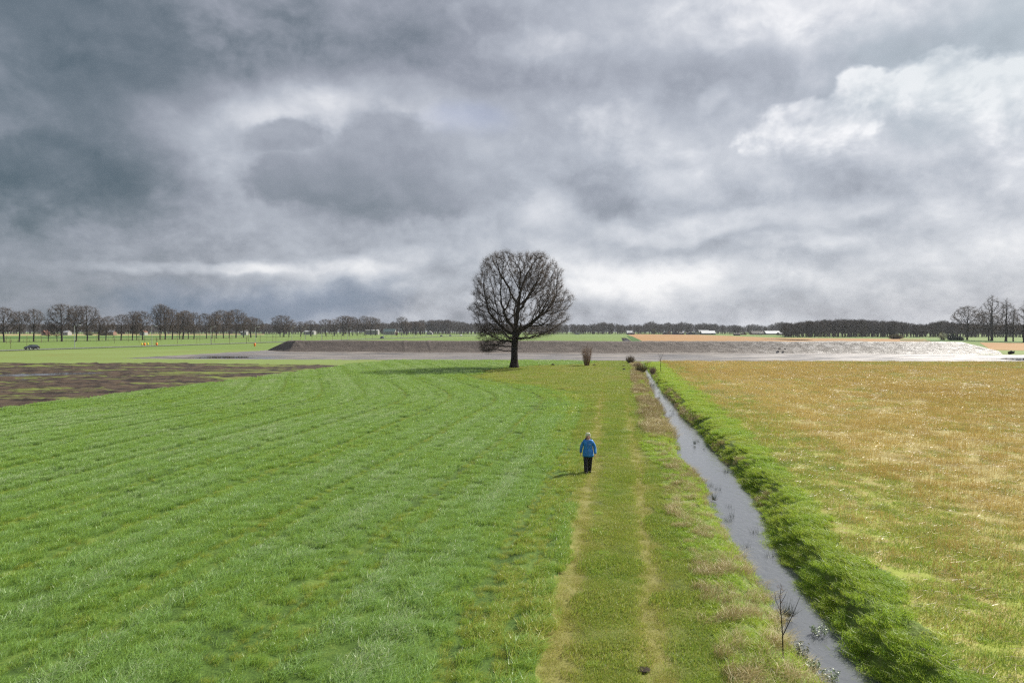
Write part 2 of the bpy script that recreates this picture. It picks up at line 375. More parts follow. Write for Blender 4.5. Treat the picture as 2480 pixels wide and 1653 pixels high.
def dl(Y): 
    v_ = np.interp(Y, *DL); return np.where(Y > DL[0][-1], DL[1][-1] + (Y-DL[0][-1])*.15, np.where(Y < DL[0][0], DL[1][0]-(DL[0][0]-Y)*.16, v_))
def dr(Y):
    v_ = np.interp(Y, *DR); v_ = np.where(Y > DR[0][-1], DR[1][-1] + (Y-DR[0][-1])*.15, np.where(Y < DR[0][0], DR[1][0]-(DR[0][0]-Y)*.16, v_)); return np.maximum(v_, dl(Y)+.55)
def x_left(Y):   return np.interp(Y, [4, 52.6, 87.8, 115, 124, 130.5, 140], [-49, -39.5, -32.9, -29, -29.5, -25.6, -25])
def x_cropr(Y):  return np.interp(Y, [4, 12.7, 18.4, 27.5, 60, 66.6, 73.5, 79, 88.6, 102, 111, 118, 119.5, 127, 134, 142], [-.5, .45, 1.35, 2.4, 6.2, 6.5, 4.4, .5, -3.5, -2.5, .3, 6.4, 13, 16, 17.4, 18])
def x_stub(Y):   return np.interp(Y, [4, 14.2, 20.2, 28, 33, 44.5, 57.7, 71.3, 101, 132, 140], [7.0, 8.4, 9.6, 11.2, 12.4, 14.6, 17, 18.9, 23.7, 28.9, 30])
def y_wet(Xx):   return np.interp(Xx, [-84, -73, -53, -25, 0, 25, 68, 96, 200], [147, 144, 141.7, 138.7, 137.7, 133.5, 130.5, 128.8, 126])
def rowg(Y):     # how the drilling lines run: parallel to the track, then bending left on the headland
    Y = np.asarray(Y, float); s_ = np.clip((Y-54)/14, 0, 1)
    return np.where(Y < 54, .165*Y, .165*54 + .165*14*s_ - (.165+.30)*14*s_*s_/2 + np.where(Y > 68, -.30*(Y-68), 0))
def rut(Xx, Y):  # bare wheel lines between the drilled rows
    s_ = Xx - rowg(Y) + .5*(vnoise(Y*.05, Xx*0+3, 5, 2)-.5)
    w_ = np.abs(((s_+1.05) % 4.0) - 2.0); w2 = np.abs(((s_+.1) % 4.0) - 2.0)
    return np.maximum(sstep(.38, .18, w_)*(.55+.45*sstep(.25, .4, vnoise(Y*.09, np.floor(s_/4)*7.7, 9, 2))), .8*sstep(.28, .12, w2)*sstep(.40, .5, vnoise(Y*.05, np.floor(s_/4)*5.1, 8, 2)))
def drill(Xx, Y):  # shallow furrows between drill passes
    s_ = Xx - rowg(Y); return .5+.5*np.cos(s_*2*np.pi/1.33)
def track(Xx, Y):
    c = np.interp(Y, [4, 12.7, 17.4, 27.5, 58, 90], [-.4, .92, 1.5, 3.15, 7.6, 12.2]); c2 = np.interp(Y, [4, 12.7, 17.4, 27.5, 58, 90], [1.4, 2.75, 3.5, 5.2, 9.8, 14.6])
    wv = .25*(vnoise(Y*.3, Y*0, 3, 2)-.5)
    return np.maximum(sstep(.62, .18, np.abs(Xx-c-wv)), sstep(.52, .14, np.abs(Xx-c2-wv)))*(1-sstep(75, 92, Y))
def zone(Xx, Y):
    n_ = (vnoise(Xx*.8, Y*.5, 21, 3)-.5)
    z_ = np.full(Xx.shape, 5)                                   # meadow
    left = Xx < x_left(Y) + n_*1.2; k_ = 1.0 + 5*sstep(58, 75, Y)
    z_[~left & (Xx < x_cropr(Y) + n_*k_)] = 0                   # crop
    z_[~left & (Xx >= x_cropr(Y) + n_*k_) & (Xx < dl(Y)-2.1)] = 1     # path and headland
    z_[(Xx >= dl(Y)-2.1) & (Xx < x_stub(Y) + n_*1.2)] = 2        # ditch banks
    z_[(Xx >= x_stub(Y) + n_*1.2)] = 3                           # stubble
    ymud = np.interp(Xx, [-200, -94, -60, -39.5, -29], [126, 125, 125, 121, 115])
    z_[left & (Y < ymud + n_*3)] = 4
    xw = np.interp(Y, [146, 200], [-84, -75])
    z_[(Y > y_wet(Xx) + n_*2.2) & (Xx > xw)] = 6
    z_[(Xx < -25) & (Y > 138) & (Y < y_wet(Xx))] = 5
    z_[(Xx > 118) & (Y > 168 + n_*3)] = 5
    return z_
PUD = [(150, 903, 130, 3.5), (20, 907, 130, 3.5), (285, 909, 40, 2.2), (500, 909, 26, 2), (190, 888, 70, 1.6), (60, 916, 70, 1.8), (520, 912, 18, 1.5)]
def height(Xx, Y, zn):
    h = (vnoise(Xx*.12, Y*.12, 31, 3)-.5)*.10
    fade = 1 - sstep(118, 128, Y)
    l_ = dl(Y) - Xx; r_ = Xx - dr(Y)
    j = (vnoise(Xx*1.1, Y*.9, 41, 3)-.5)
    prof = np.where(l_ > 0, -.82*sstep(1.25+j, 0.0, l_), 0) + np.where(r_ > 0, -.82*sstep(1.2+j, 0, r_), 0) + np.where((l_ <= 0) & (r_ <= 0), -1.0, 0)
    mound = .09*sstep(.5, 1.7, r_)*sstep(4.4, 2.2, r_)*(.55+.9*vnoise(Xx*.5, Y*.35, 43, 2))
    bumps = np.where(zn == 2, j*.13, 0) + np.where(zn == 1, (vnoise(Xx*.9, Y*.9, 47, 3)-.5)*.14, 0)
    h = h*(1-sstep(2, 0, np.minimum(l_, r_))) + (prof + mound)*fade + bumps*fade
    h = h - np.where(zn == 0, rut(Xx, Y)*.06, 0) - np.where(zn == 1, track(Xx, Y)*.05, 0) + np.where(zn == 3, (vnoise(Xx*.7, Y*.7, 51, 3)-.5)*.14, 0)
    mud = (vnoise(Xx*.45, Y*.8, 61, 5, .7)-.5)*.7 + (vnoise(Xx*.05, Y*.15, 62, 2)-.5)*.25
    dip = 0
    for (a, b, rx, ry) in PUD:
        g0 = G(a, b); ex = rx/F*g0[1]; ey = g0[1]*ry/(b-HZ)
        dip = dip + .36*np.exp(-((Xx-g0[0])/ex)**2 - ((Y-g0[1])/ey)**2)
    h = np.where(zn == 4, mud*.75 + .10 - dip, h)
    wet = (vnoise(Xx*.06, Y*.35, 71, 4, .6)-.5)*.30
    dipw = .15*np.exp(-((Xx-112)/16)**2-((Y-143)/9)**2) + .10*np.exp(-((Xx+66)/13)**2-((Y-155)/14)**2)
    h = np.where(zn == 6, wet + .03 - dipw, h)
    return h
# fan-shaped grid, fine near the camera
ys = [4.0]
while ys[-1] < 212: ys.append(ys[-1]*1.0075 if ys[-1] > 10 else ys[-1]+.12)
ys = np.array(ys); us = np.concatenate([np.arange(-1.0, 1.0001, .0052)]); 
YY, UU = np.meshgrid(ys, us, indexing='ij'); XX = UU*(YY+2)
XX = XX + 0.0
ny, nx = YY.shape
zc = zone(XX, YY); ZZ = height(XX, YY, zc)
edge = np.maximum(sstep(.93, 1.0, np.abs(UU)), sstep(206, 211, YY)); ZZ = ZZ*(1-edge)
Pv = np.stack([XX, YY, ZZ], -1).reshape(-1, 3)
idx = np.arange(ny*nx).reshape(ny, nx)
Q = np.stack([idx[:-1, :-1], idx[:-1, 1:], idx[1:, 1:], idx[1:, :-1]], -1).reshape(-1, 4)
cxy = Pv[Q].mean(1); fz = zone(cxy[:, 0], cxy[:, 1])
ATT = {'track': track(XX, YY).ravel(), 'green': None}
def greenness(Xx, Y):
    g_ = -.2 + sstep(6.5, 1.0, Xx - x_stub(Y))*.9 + sstep(42, 16, Y)*.55 + (vnoise(Xx*.16, Y*.09, 81, 4, .6)-.40)*1.1*sstep(95, 40, Y)
    wedge = sstep(0, 3, Xx - np.interp(Y, [104, 118, 130], [80, 60, 52]))*sstep(96, 108, Y)
    return np.clip(g_*.9 + wedge*.8, 0, 1)
ATT['green'] = greenness(XX, YY).ravel()
names = {0: ('green_field', 'crop_ground'), 1: ('grass_path', 'path_ground'), 2: ('ditch_bank', 'bank_ground'), 3: ('stubble_field', 'stub_ground'),
         4: ('mud_field', 'mud'), 5: ('meadow', 'meadow'), 6: ('mud_flat', 'flat')}
for z_, (nm, mt) in names.items():
    q = Q[fz == z_]; used, inv = np.unique(q, return_inverse=True); q = inv.reshape(-1, 4)
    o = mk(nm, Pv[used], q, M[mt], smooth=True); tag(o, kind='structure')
    for an, av in ATT.items():
        a = o.data.attributes.new(an, 'FLOAT', 'POINT'); a.data.foreach_set('value', av[used].astype(np.float32))
# land beyond the fine grid (skirts and far country)
xb = [(-1.0*(y_+2), y_) for y_ in (ys[0], ys[-1])]; xe = [(1.0*(y_+2), y_) for y_ in (ys[0], ys[-1])]
W = 2600
V = [(xb[0][0], xb[0][1], 0), (xb[1][0], xb[1][1], 0), (xe[0][0], xe[0][1], 0), (xe[1][0], xe[1][1], 0),
     (-W, -300, 0), (-W, 4, 0), (-W, ys[-1], 0), (W, -300, 0), (W, 4, 0), (W, ys[-1], 0), (-W, W, 0), (W, W, 0),
     (xb[0][0], -300, 0), (xe[0][0], -300, 0), (xb[1][0], W, 0), (xe[1][0], W, 0)]
mk('far_ground', V, [(5, 0, 1, 6), (2, 8, 9, 3), (4, 12, 0, 5), (12, 13, 2, 0), (13, 7, 8, 2), (6, 1, 14, 10), (1, 3, 15, 14), (3, 9, 11, 15)], M['far_green'])['kind'] = 'structure'

def sheet(name, pts, z, mat, kind='structure'):
    V = [(p_[0], p_[1], z) for p_ in pts]; o = mk(name, V, [tuple(range(len(V)))], mat); o['kind'] = kind
    if o.data.polygons[0].normal.z < 0: o.data.flip_normals()
    return o
def psheet(name, pix, z, mat): return sheet(name, [G(a, b, 0) for a, b in pix], z, mat)
# ditch water, puddles
yy = np.arange(4, 126, 1.0); Lw = [(float(dl(y_))-.35, float(y_)) for y_ in yy]; Rw = [(float(dr(y_))+.35, float(y_)) for y_ in yy]
V = [(a[0], a[1], WZ) for a in Lw] + [(a[0], a[1], WZ) for a in Rw]; n_ = len(yy)
mk('ditch_water', V, [(i, i+n_, i+n_+1, i+1) for i in range(n_-1)], M['water'])['kind'] = 'structure'
sheet('puddle_water', [(-190, 50), (-41, 52), (-30, 112), (-32, 121), (-190, 124)], -.10, M['puddle'])
sheet('flood_water', [(-82, 148), (-52, 144), (20, 139), (60, 134), (100, 131), (190, 129), (190, 168), (120, 168), (110, 180), (-70, 190), (-74, 196)], -.055, M['puddle'])
# far fields
psheet('far_stubble_field', [(1518, 808.6), (1700, 810.6), (1800, 814.5), (1900, 818), (2080, 819.3), (2240, 821), (2260, 829), (1560, 829)], .03, M['far_stub'])
psheet('far_stubble_field', [(2372, 829.2), (2480, 830.6), (2560, 831), (2560, 851), (2480, 848.5), (2400, 847)], .03, M['far_stub'])
psheet('far_dry_strip', [(-200, 809.2), (640, 808.8), (640, 810.4), (-200, 812.6)], .03, M['far_straw'])
psheet('far_dark_pasture', [(-200, 816.5), (430, 814.5), (640, 813), (430, 817), (-200, 821)], .03, M['far_dark'])
psheet('far_dark_pasture', [(2180, 822.5), (2480, 826.5), (2480, 829.3), (2180, 824.6)], .06, M['far_dark'])
psheet('far_puddle', [(1505, 818), (1517, 818), (1530, 826), (1508, 826)], .06, M['puddle'])
psheet('far_puddle', [(1845, 820.3), (1900, 821), (1970, 823.2), (1950, 824.4), (1890, 822.6)], .06, M['puddle'])
psheet('far_track', [(1517, 813), (1530, 813.5), (1556, 826), (1532, 826)], .06, M['far_dark'])
# road
RD = [G(x_, y_) for x_, y_ in [(-260, 858), (0, 849.5), (300, 839.5), (620, 829.6), (802, 824.2), (932, 820), (1119, 813), (1200, 809.6)]]
RY = np.array([p_[1] for p_ in RD]); RX = np.array([p_[0] for p_ in RD]); cf = np.polyfit(RY, RX, 2)
rx = lambda y_: float(np.polyval(cf, y_))
yr = np.linspace(150, 1000, 60)
def strip(name, off0, off1, z, mat):
    V = [(rx(y_)+o_, y_, z) for y_ in yr for o_ in (off0, off1)]
    return mk(name, V, [(2*i, 2*i+1, 2*i+3, 2*i+2) for i in range(len(yr)-1)], mat)
strip('road', -3.6, 3.6, .16, M['asphalt'])['kind'] = 'structure'
strip('road_verge', -5.5, 5.5, .10, M['meadow'])['kind'] = 'structure'
strip('road_edge_line', -3.3, -3.12, .168, M['white'])['kind'] = 'structure'
strip('road_edge_line', 3.12, 3.3, .168, M['white'])['kind'] = 'structure'

# embankment
bot = [(645, 848.5), (700, 851), (1200, 853.2), (1600, 854.2), (2000, 855.5), (2300, 857), (2429, 857.5)]
top = [(692, 824.6), (1600, 826.6), (2369, 828)]
BX = np.array([G(a, b)[0] for a, b in bot]); BY = np.array([G(a, b)[1] for a, b in bot])
HT = 3.0; x0t, x1t = G(692, 824.6, HT)[0], G(2369, 828, HT)[0]
ss_ = np.linspace(0, 1, 620); prof = [(-1.5, -.15), (0, 0), (.12, .1), (.3, .27), (.5, .48), (.72, .74), (.9, .95), (1.0, 1.0), (1.25, 1.02), (2.2, 1.0), (3.2, .3), (3.8, -.1)]
Vv = []; Ev = []
prof_t = np.array([p_[0] for p_ in prof]); prof_h = np.array([p_[1] for p_ in prof]); tt = np.concatenate([np.linspace(-1.5, 0, 3), np.linspace(.06, 1, 16), np.linspace(1.1, 3.8, 10)])
grooves = [(-66 + 2.2, 3.5), (-31, .8), (-24, 1.2)]
for s_ in ss_:
    xb_ = BX[0] + (BX[-1]-BX[0])*s_
    yb_ = np.interp(xb_, BX, BY)
    hs = float(sstep(0, 1, (xb_-BX[0])/(x0t-BX[0])) if xb_ < x0t else 1.0); hs = min(1.0, max(0.0, (xb_-BX[0])/(x0t-BX[0]))) if xb_ < x0t else (max(0.0, (BX[-1]+2-xb_)/(BX[-1]+2-(x1t-3))) if xb_ > x1t-3 else 1.0)
    for t_ in tt:
        hh = np.interp(t_, prof_t, prof_h)*HT*hs
        Vv.append((xb_, yb_ + t_*5.6*max(hs, .15), hh))
Vv = np.array(Vv); nt_ = len(tt)
nz = (vnoise(Vv[:, 0]*.5, (Vv[:, 1]+Vv[:, 2])*.6, 91, 5, .7)-.5)
amp = np.where(Vv[:, 0] > 20, .5, .34)*np.clip(Vv[:, 2], 0, .9)
Vv[:, 1] += nz*amp*1.8; Vv[:, 2] += nz*amp*.55 + (vnoise(Vv[:, 0]*.09, Vv[:, 0]*0, 95, 4)-.5)*.28*np.clip(Vv[:, 2]-2, 0, 1)
for gx, sl_ in grooves:
    m_ = np.exp(-((Vv[:, 0]-gx-(3-Vv[:, 2])*sl_*.5)/.35)**2); Vv[:, 1] -= .0; Vv[:, 2] += m_*.13*np.clip(Vv[:, 2], 0, 1)
ii = np.arange(len(ss_)*nt_).reshape(len(ss_), nt_)
Fq = np.stack([ii[:-1, :-1], ii[1:, :-1], ii[1:, 1:], ii[:-1, 1:]], -1).reshape(-1, 4)
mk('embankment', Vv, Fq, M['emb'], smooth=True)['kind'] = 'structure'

# ------------------------------------------------------------------ bare trees by space colonisation
def colonize(att, nodes, parents, step, kill, infl, iters, seed, up=.0, jit=.12):
    r_ = np.random.default_rng(seed)
    P = [np.array(n, float) for n in nodes]; par = list(parents)
    A = att.copy(); arr = np.array(P)
    d = np.linalg.norm(A[:, None]-arr[None], axis=2); near = d.argmin(1); nd = d.min(1)
    lastdir = {}
    for it in range(iters):
        ok = nd < infl
        if not ok.any(): break
        vec = A[ok]-arr[near[ok]]; vec /= (np.linalg.norm(vec, axis=1)[:, None]+1e-9)
        acc = np.zeros((len(arr), 3)); np.add.at(acc, near[ok], vec)
        src = np.unique(near[ok]); g = acc[src]; g /= (np.linalg.norm(g, axis=1)[:, None]+1e-9)
        g = g + r_.normal(0, jit, g.shape) + np.array([0, 0, up]); g /= np.linalg.norm(g, axis=1)[:, None]
        keep = []
        for k_, s_ in enumerate(src):
            L_ = lastdir.setdefault(int(s_), [])
            if len(L_) < 4 and all(float(np.dot(q_, g[k_])) < .93 for q_ in L_): L_.append(g[k_]); keep.append(k_)
        if not keep: break
        keep = np.array(keep); new = arr[src[keep]] + g[keep]*step
        base = len(arr); arr = np.vstack([arr, new]); par += [int(q_) for q_ in src[keep]]
        dn = np.linalg.norm(A[:, None]-new[None], axis=2); j = dn.argmin(1); mn = dn.min(1)
        b = mn < nd; near[b] = base + j[b]; nd[b] = mn[b]
        al = nd > kill; A = A[al]; near = near[al]; nd = nd[al]
        if len(A) == 0: break
    return arr, np.array(par)
def radii(arr, par, tip, expo):
    n = len(arr); r = np.zeros(n)
    kids = np.zeros(n, int)
    for i in range(n-1, 0, -1):
        if kids[i] == 0: r[i] = tip**expo
        if par[i] >= 0: r[par[i]] += r[i]; kids[par[i]] += 1
    return np.maximum(r, tip**expo)**(1/expo), kids
def frames(d):
    d = d/(np.linalg.norm(d, axis=1)[:, None]+1e-9)
    ref = np.where(np.abs(d[:, 2:3]) < .9, np.array([[0, 0, 1.]]), np.array([[1., 0, 0]]))
    a = np.cross(d, ref); a /= (np.linalg.norm(a, axis=1)[:, None]+1e-9); return d, a, np.cross(d, a)
def tubes(p0, p1, r0, r1, n):
    d, a, b = frames(p1-p0); E = len(p0); th = np.arange(n)*2*np.pi/n
    ring = a[:, None]*np.cos(th)[None, :, None] + b[:, None]*np.sin(th)[None, :, None]
    Va = p0[:, None] + ring*r0[:, None, None]; Vb = p1[:, None] + d[:, None]*(r1[:, None, None]*.3) + ring*r1[:, None, None]
    V = np.concatenate([Va, Vb], 1).reshape(-1, 3); base = (np.arange(E)*2*n)[:, None]
    k = np.arange(n)[None]; k2 = (k+1) % n
    Fc = np.stack([base+k, base+k2, base+n+k2, base+n+k], -1).reshape(-1, 4)
    return V, Fc
def cones(p, d, L_, w_):
    d, a, b = frames(d); E = len(p); th = np.arange(3)*2*np.pi/3
    ring = a[:, None]*np.cos(th)[None, :, None] + b[:, None]*np.sin(th)[None, :, None]
    V = np.concatenate([p[:, None]+ring*w_[:, None, None], (p+d*L_[:, None])[:, None]], 1).reshape(-1, 3)
    base = (np.arange(E)*4)[:, None]; Fc = np.stack([base+np.array([[0, 1, 2]]), base+np.array([[1, 2, 0]]), base+3+np.array([[0, 0, 0]])], -1).reshape(-1, 3)
    return V, Fc
def tree_meshes(arr, par, r, thick, twn, twl, tww, seed, mats, droop=0.0, sides=(8, 5, 3), rt=None, bend=.5, spread=.75, ctr=None):
    """trunk, crown and twig meshes"""
    r_ = np.random.default_rng(seed); e = np.arange(1, len(arr)); pr = par[1:]; ok = pr >= 0; e = e[ok]; pr = pr[ok]
    re = r[e]; big = re > thick
    res = []
    def me(name, V, Fc, mat):
        m_ = bpy.data.meshes.new(name); m_.from_pydata(V.tolist(), [], Fc.tolist()); m_.materials.append(mat); m_.polygons.foreach_set('use_smooth', [True]*len(m_.polygons)); m_.update(); return m_
    V, Fc = tubes(arr[pr[big]], arr[e[big]], r[pr[big]]*.97, re[big], sides[0]); res.append(me('trunk', V, Fc, mats[0]))
    Vs = []; Fs = []; b0 = 0
    mid = (~big) & (re > thick*.25); sm = (~big) & ~mid
    for msk, sd_ in ((mid, sides[1]), (sm, sides[2])):
        if msk.any():
            V, Fc = tubes(arr[pr[msk]], arr[e[msk]], np.minimum(r[pr[msk]], re[msk]*1.4), re[msk], sd_); Vs.append(V); Fs.append(Fc+b0); b0 += len(V)
    res.append(me('crown', np.vstack(Vs), np.vstack(Fs), mats[0]))
    rt = rt or thick*.2
    c = e[re < rt]; base = np.repeat(c, twn); bd = arr[base]-arr[par[base]]; bd /= (np.linalg.norm(bd, axis=1)[:, None]+1e-9)
    rd = r_.normal(0, 1, bd.shape); rd /= np.linalg.norm(rd, axis=1)[:, None]
    d_ = bd*bend + rd*spread + np.array([0, 0, .25-droop])
    if ctr is not None: q_ = arr[base]-np.array(ctr); d_ = d_ + .5*q_/(np.linalg.norm(q_, axis=1)[:, None]+1e-6)
    L_ = twl*r_.uniform(.5, 1.4, len(base)); p0 = arr[base] - bd*r_.uniform(0, .3, (len(base), 1))*twl
    V, Fc = cones(p0, d_, L_, np.full(len(base), tww)); 
    # side shoots on each twig
    dn_ = d_/np.linalg.norm(d_, axis=1)[:, None]; p2 = p0 + dn_*L_[:, None]*r_.uniform(.3, .8, (len(base), 1)); rd2 = r_.normal(0, .7, bd.shape)
    V2, F2 = cones(p2, dn_+rd2, L_*.6, np.full(len(base), tww*.7))
    res.append(me('twigs', np.vstack([V, V2]), np.vstack([Fc, F2+len(V)]), mats[1]))
    return res
def make_tree(name, meshes, loc, label, cat='tree', group=None, rz=0, scl=(1, 1, 1)):
    root = empty(name, loc, rz); root.scale = scl; tag(root, label, cat, group)
    tr = bpy.data.objects.new('trunk', meshes[0]); cr = bpy.data.objects.new('crown', meshes[1]); tw = bpy.data.objects.new('twigs', meshes[2])
    for o_ in (tr, cr, tw): col.objects.link(o_)
    tr.parent = root; cr.parent = root; tw.parent = cr
    return root

# the lone oak
ob = G(1245, 891); OK = ob[1]/F
sil = [(603.5, 1240, 1290), (614, 1190, 1318), (635, 1156, 1342), (660, 1144, 1358), (681, 1137, 1366), (710, 1139, 1378), (727, 1146, 1388), (754, 1135, 1382), (775, 1140, 1380), (800, 1146, 1365), (812, 1150, 1345), (832, 1158, 1225), (852, 1168, 1190)]
zs = np.array([(891-s_[0])*OK for s_ in sil])[::-1]; xl_ = np.array([(s_[1]-1245)*OK for s_ in sil])[::-1]; xr_ = np.array([(s_[2]-1245)*OK for s_ in sil])[::-1]
def oak_att(n, seed):
    r_ = np.random.default_rng(seed); outp = []
    while len(outp) < n:
        z_ = r_.uniform(zs[0], zs[-1]-.7); a, b = np.interp(z_, zs, xl_), np.interp(z_, zs, xr_); c, h_ = (a+b)/2, (b-a)/2
        x_, y_ = r_.uniform(-1, 1, 2); q = math.hypot(x_, y_)
        if q > 1 or (z_ < 5.2 and r_.random() < .6): continue
        if r_.random() > .16 + .84*q**1.9: continue
        inner = max(0, 1 - ((z_-6.5)/4.5)**2) if z_ > 4 else 0
        if q*h_ < 1.6*inner: continue
        lb = (.80 + .34*float(vnoise(math.atan2(y_, x_)*1.6+9, z_*.38, 77, 2)))*(.86 + .26*float(vnoise(z_*.75, 5.0 if x_ > 0 else 31.0, 83, 2))) if z_ > 5 else 1.0; h_ *= lb*.97
        hy = max(h_, 3.0) if z_ < 5 else h_
        if z_ > 5 and vnoise(x_*h_*.42 + z_*.16 + 3, y_*hy*.42 - z_*.33 + 8, 90, 2) < r_.uniform(.36, .52): continue
        outp.append((c + x_*h_, y_*hy*.95 + (0 if z_ > 5 else 0), z_))
    return np.array(outp)
att = oak_att(8600, 3)
tn = [(0, 0, 0), (.02, 0, .6), (.04, 0, 1.3), (.05, .02, 2.0), (.05, .02, 2.7), (.08, 0, 3.4), (.12, 0, 4.1), (.16, .02, 4.8), (.2, 0, 5.5), (.26, -.02, 6.0)]
arr, par = colonize(att, tn, [-1]+list(range(len(tn)-1)), .33, .42, 12, 200, 5, up=.03, jit=.17)
rr_, kd = radii(arr, par, .014, 2.5)
rr_ *= 1.0; sc_ = .50/rr_[3]
rr_ = np.where(rr_ > .03, .03 + .53*(np.maximum(rr_-.03, 0)/(rr_[3]-.03))**.86, rr_)
rr_[0] = .92; rr_[1] = .70; rr_[2] = .60
oak = tree_meshes(arr, par, rr_, .24, 7, .72, .0085, 8, (M['bark'], M['twig']), sides=(10, 6, 4), rt=.034, bend=.35, spread=.7, ctr=(.5, 0, 7.5))
make_tree('oak_tree', oak, ob, 'big lone bare oak with round crown standing in the middle of the fields', group=None)
print('oak nodes', len(arr), 'twigs', len(oak[2].polygons))

# smaller variants
def env_tree(seed, H_, Wd, zb, shape, n=900, step=.6, kill=.8, mats=None, twn=4, twl=1.3, tww=.032, lean=0, thick=.16):
    r_ = np.random.default_rng(seed); A = []
    while len(A) < n:
        z_ = r_.uniform(zb, H_); q_ = (z_-zb)/(H_-zb)
        if shape == 'round': h_ = Wd/2*math.sqrt(max(0, 1-(2*q_-1.0)**2))**.8*(1.0 if q_ > .3 else 1)
        elif shape == 'vase': h_ = Wd/2*min(1, .35+1.1*q_)*math.sqrt(max(0, 1-q_**5))
        else: h_ = Wd/2*(math.sin(math.pi*min(1, q_*.9+.12)))**.7
        x_, y_ = r_.uniform(-1, 1, 2); p_ = math.hypot(x_, y_)
        if p_ > 1 or r_.random() > .3+.7*p_: continue
        lob = .8 + .4*vnoise(math.atan2(y_, x_)*1.2+5, z_*.35, seed, 2)
        A.append((x_*h_*lob + lean*q_, y_*h_*lob, z_))
    tz = np.arange(0, zb+ (H_-zb)*.25, .8); tn = [(.15*math.sin(z_*.5+seed), .12*math.cos(z_*.6+seed), z_) for z_ in tz]
    arr, par = colonize(np.array(A), tn, [-1]+list(range(len(tn)-1)), step, kill, 14, 90, seed, up=.06, jit=.17)
    r2, _ = radii(arr, par, .035, 2.2); r2 = np.where(r2 > .05, .05+(r2-.05)*((.42*H_/18-.05)/(r2[2]-.05)), r2); r2[0] *= 1.3
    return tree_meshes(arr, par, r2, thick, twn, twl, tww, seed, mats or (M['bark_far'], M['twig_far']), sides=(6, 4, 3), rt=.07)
TV = [env_tree(101, 18, 14, 5.0, 'round'), env_tree(102, 18, 12, 4.5, 'round'), env_tree(103, 18, 13, 6, 'vase'), env_tree(104, 18, 10, 5, 'vase'),
      env_tree(105, 18, 14, 4, 'round', lean=1.5), env_tree(106, 18, 9, 6, 'round')]
PV = [env_tree(111, 24, 12, 5, 'pop', n=620, twn=3, twl=1.6), env_tree(112, 24, 8, 5, 'pop', n=420, twl=1.5)]
ORD = 'first second third fourth fifth sixth seventh eighth ninth tenth eleventh twelfth thirteenth fourteenth fifteenth sixteenth seventeenth eighteenth nineteenth twentieth'.split()
def ordn(i):
    if i < 20: return ORD[i]
    tens = {2: 'twenty', 3: 'thirty', 4: 'forty', 5: 'fifty', 6: 'sixty', 7: 'seventy'}; q, r_ = divmod(i+1, 10)
    return (tens[q][:-1]+'ieth') if r_ == 0 else tens[q]+'-'+ORD[r_-1]
row = [(9,745,62),(47,754,48),(82,749,48),(117,779,30),(138,781,30),(149,737,66),(185,741,46),(211,741,60),(240,768,42),(257,766,38),(294,762,42),(321,754,42),(331,762,30),(345,754,45),
 (388,737,44),(400,742,46),(418,750,42),(435,758,30),(444,754,40),(456,752,36),(470,757,38),(500,759,38),(514,760,34),(524,755,32),(541,751,42),(555,754,34),(572,750,54),(590,764,36),(607,767,34),(621,771,38),
 (678,775,34),(687,764,58),(700,778,30),(728,779,36),(753,776,36),(789,773,38),(809,773,36),(831,765,40),(845,765,34),(854,767,34),(865,773,30),(882,765,32),(898,767,34),(909,770,32),(973,767,30),(984,779,28),(1007,778,30),(1018,782,26)]
vshape = {149: 0, 211: 0, 9: 0, 82: 2, 47: 2, 687: 4, 572: 0, 185: 1}
for i, (x_, yt, wd) in enumerate(row):
    yb_ = np.interp(x_, [0, 180, 400, 600, 780, 1020], [828.6, 826.3, 822.2, 817.5, 813.6, 810.8])
    g_ = G(x_, yb_); k_ = g_[1]/F; Hh = (yb_-yt)*k_; Ww = wd*k_
    vi = vshape.get(x_, random.choice([0, 1, 2, 3, 4, 5])); bw = [14, 12, 13, 10, 14, 9][vi]
    lab = f'bare {"wide crowned" if wd > 44 else ("small thin" if wd < 31 else "spreading")} tree, {ordn(i)} from left in the row beyond the road'
    make_tree('roadside_tree', TV[vi], g_, lab, 'tree', 'bare trees in a row beyond the road', random.uniform(0, 6.28), (Ww/bw*1.02, Ww/bw*1.02, Hh/18))
for (x_, yb_, yt, wd, vi, lab) in [(2343, 823, 742, 70, 'o', 'bare oak with broad crown behind the dark green bush on the right'), (2394, 824.5, 756, 56, 'o2', 'lower bare oak directly left of the tallest tree on the right'),
        (2402, 825, 714, 62, 'p', 'tallest bare tree on the right with high forked crown'), (2437, 827, 721, 40, 'p2', 'slim upright bare tree, second from the right edge of the photo'), (2480, 829, 731, 44, 'p2', 'upright bare tree cut by the right edge of the photo'), (2454, 827, 738, 22, 'p2', 'thinnest bare tree between two slim upright ones at right')]:
    g_ = G(x_, yb_); k_ = g_[1]/F; ms, bw, bh = {'o': (TV[0], 14, 18), 'o2': (TV[4], 14, 18), 'p': (PV[0], 12, 24), 'p2': (PV[1], 8, 24)}[vi]
    make_tree('bare_tree', ms, g_, lab, 'tree', 'bare trees at the right edge', random.uniform(0, 6), (wd*k_/bw, wd*k_/bw, (yb_-yt)*k_/bh))

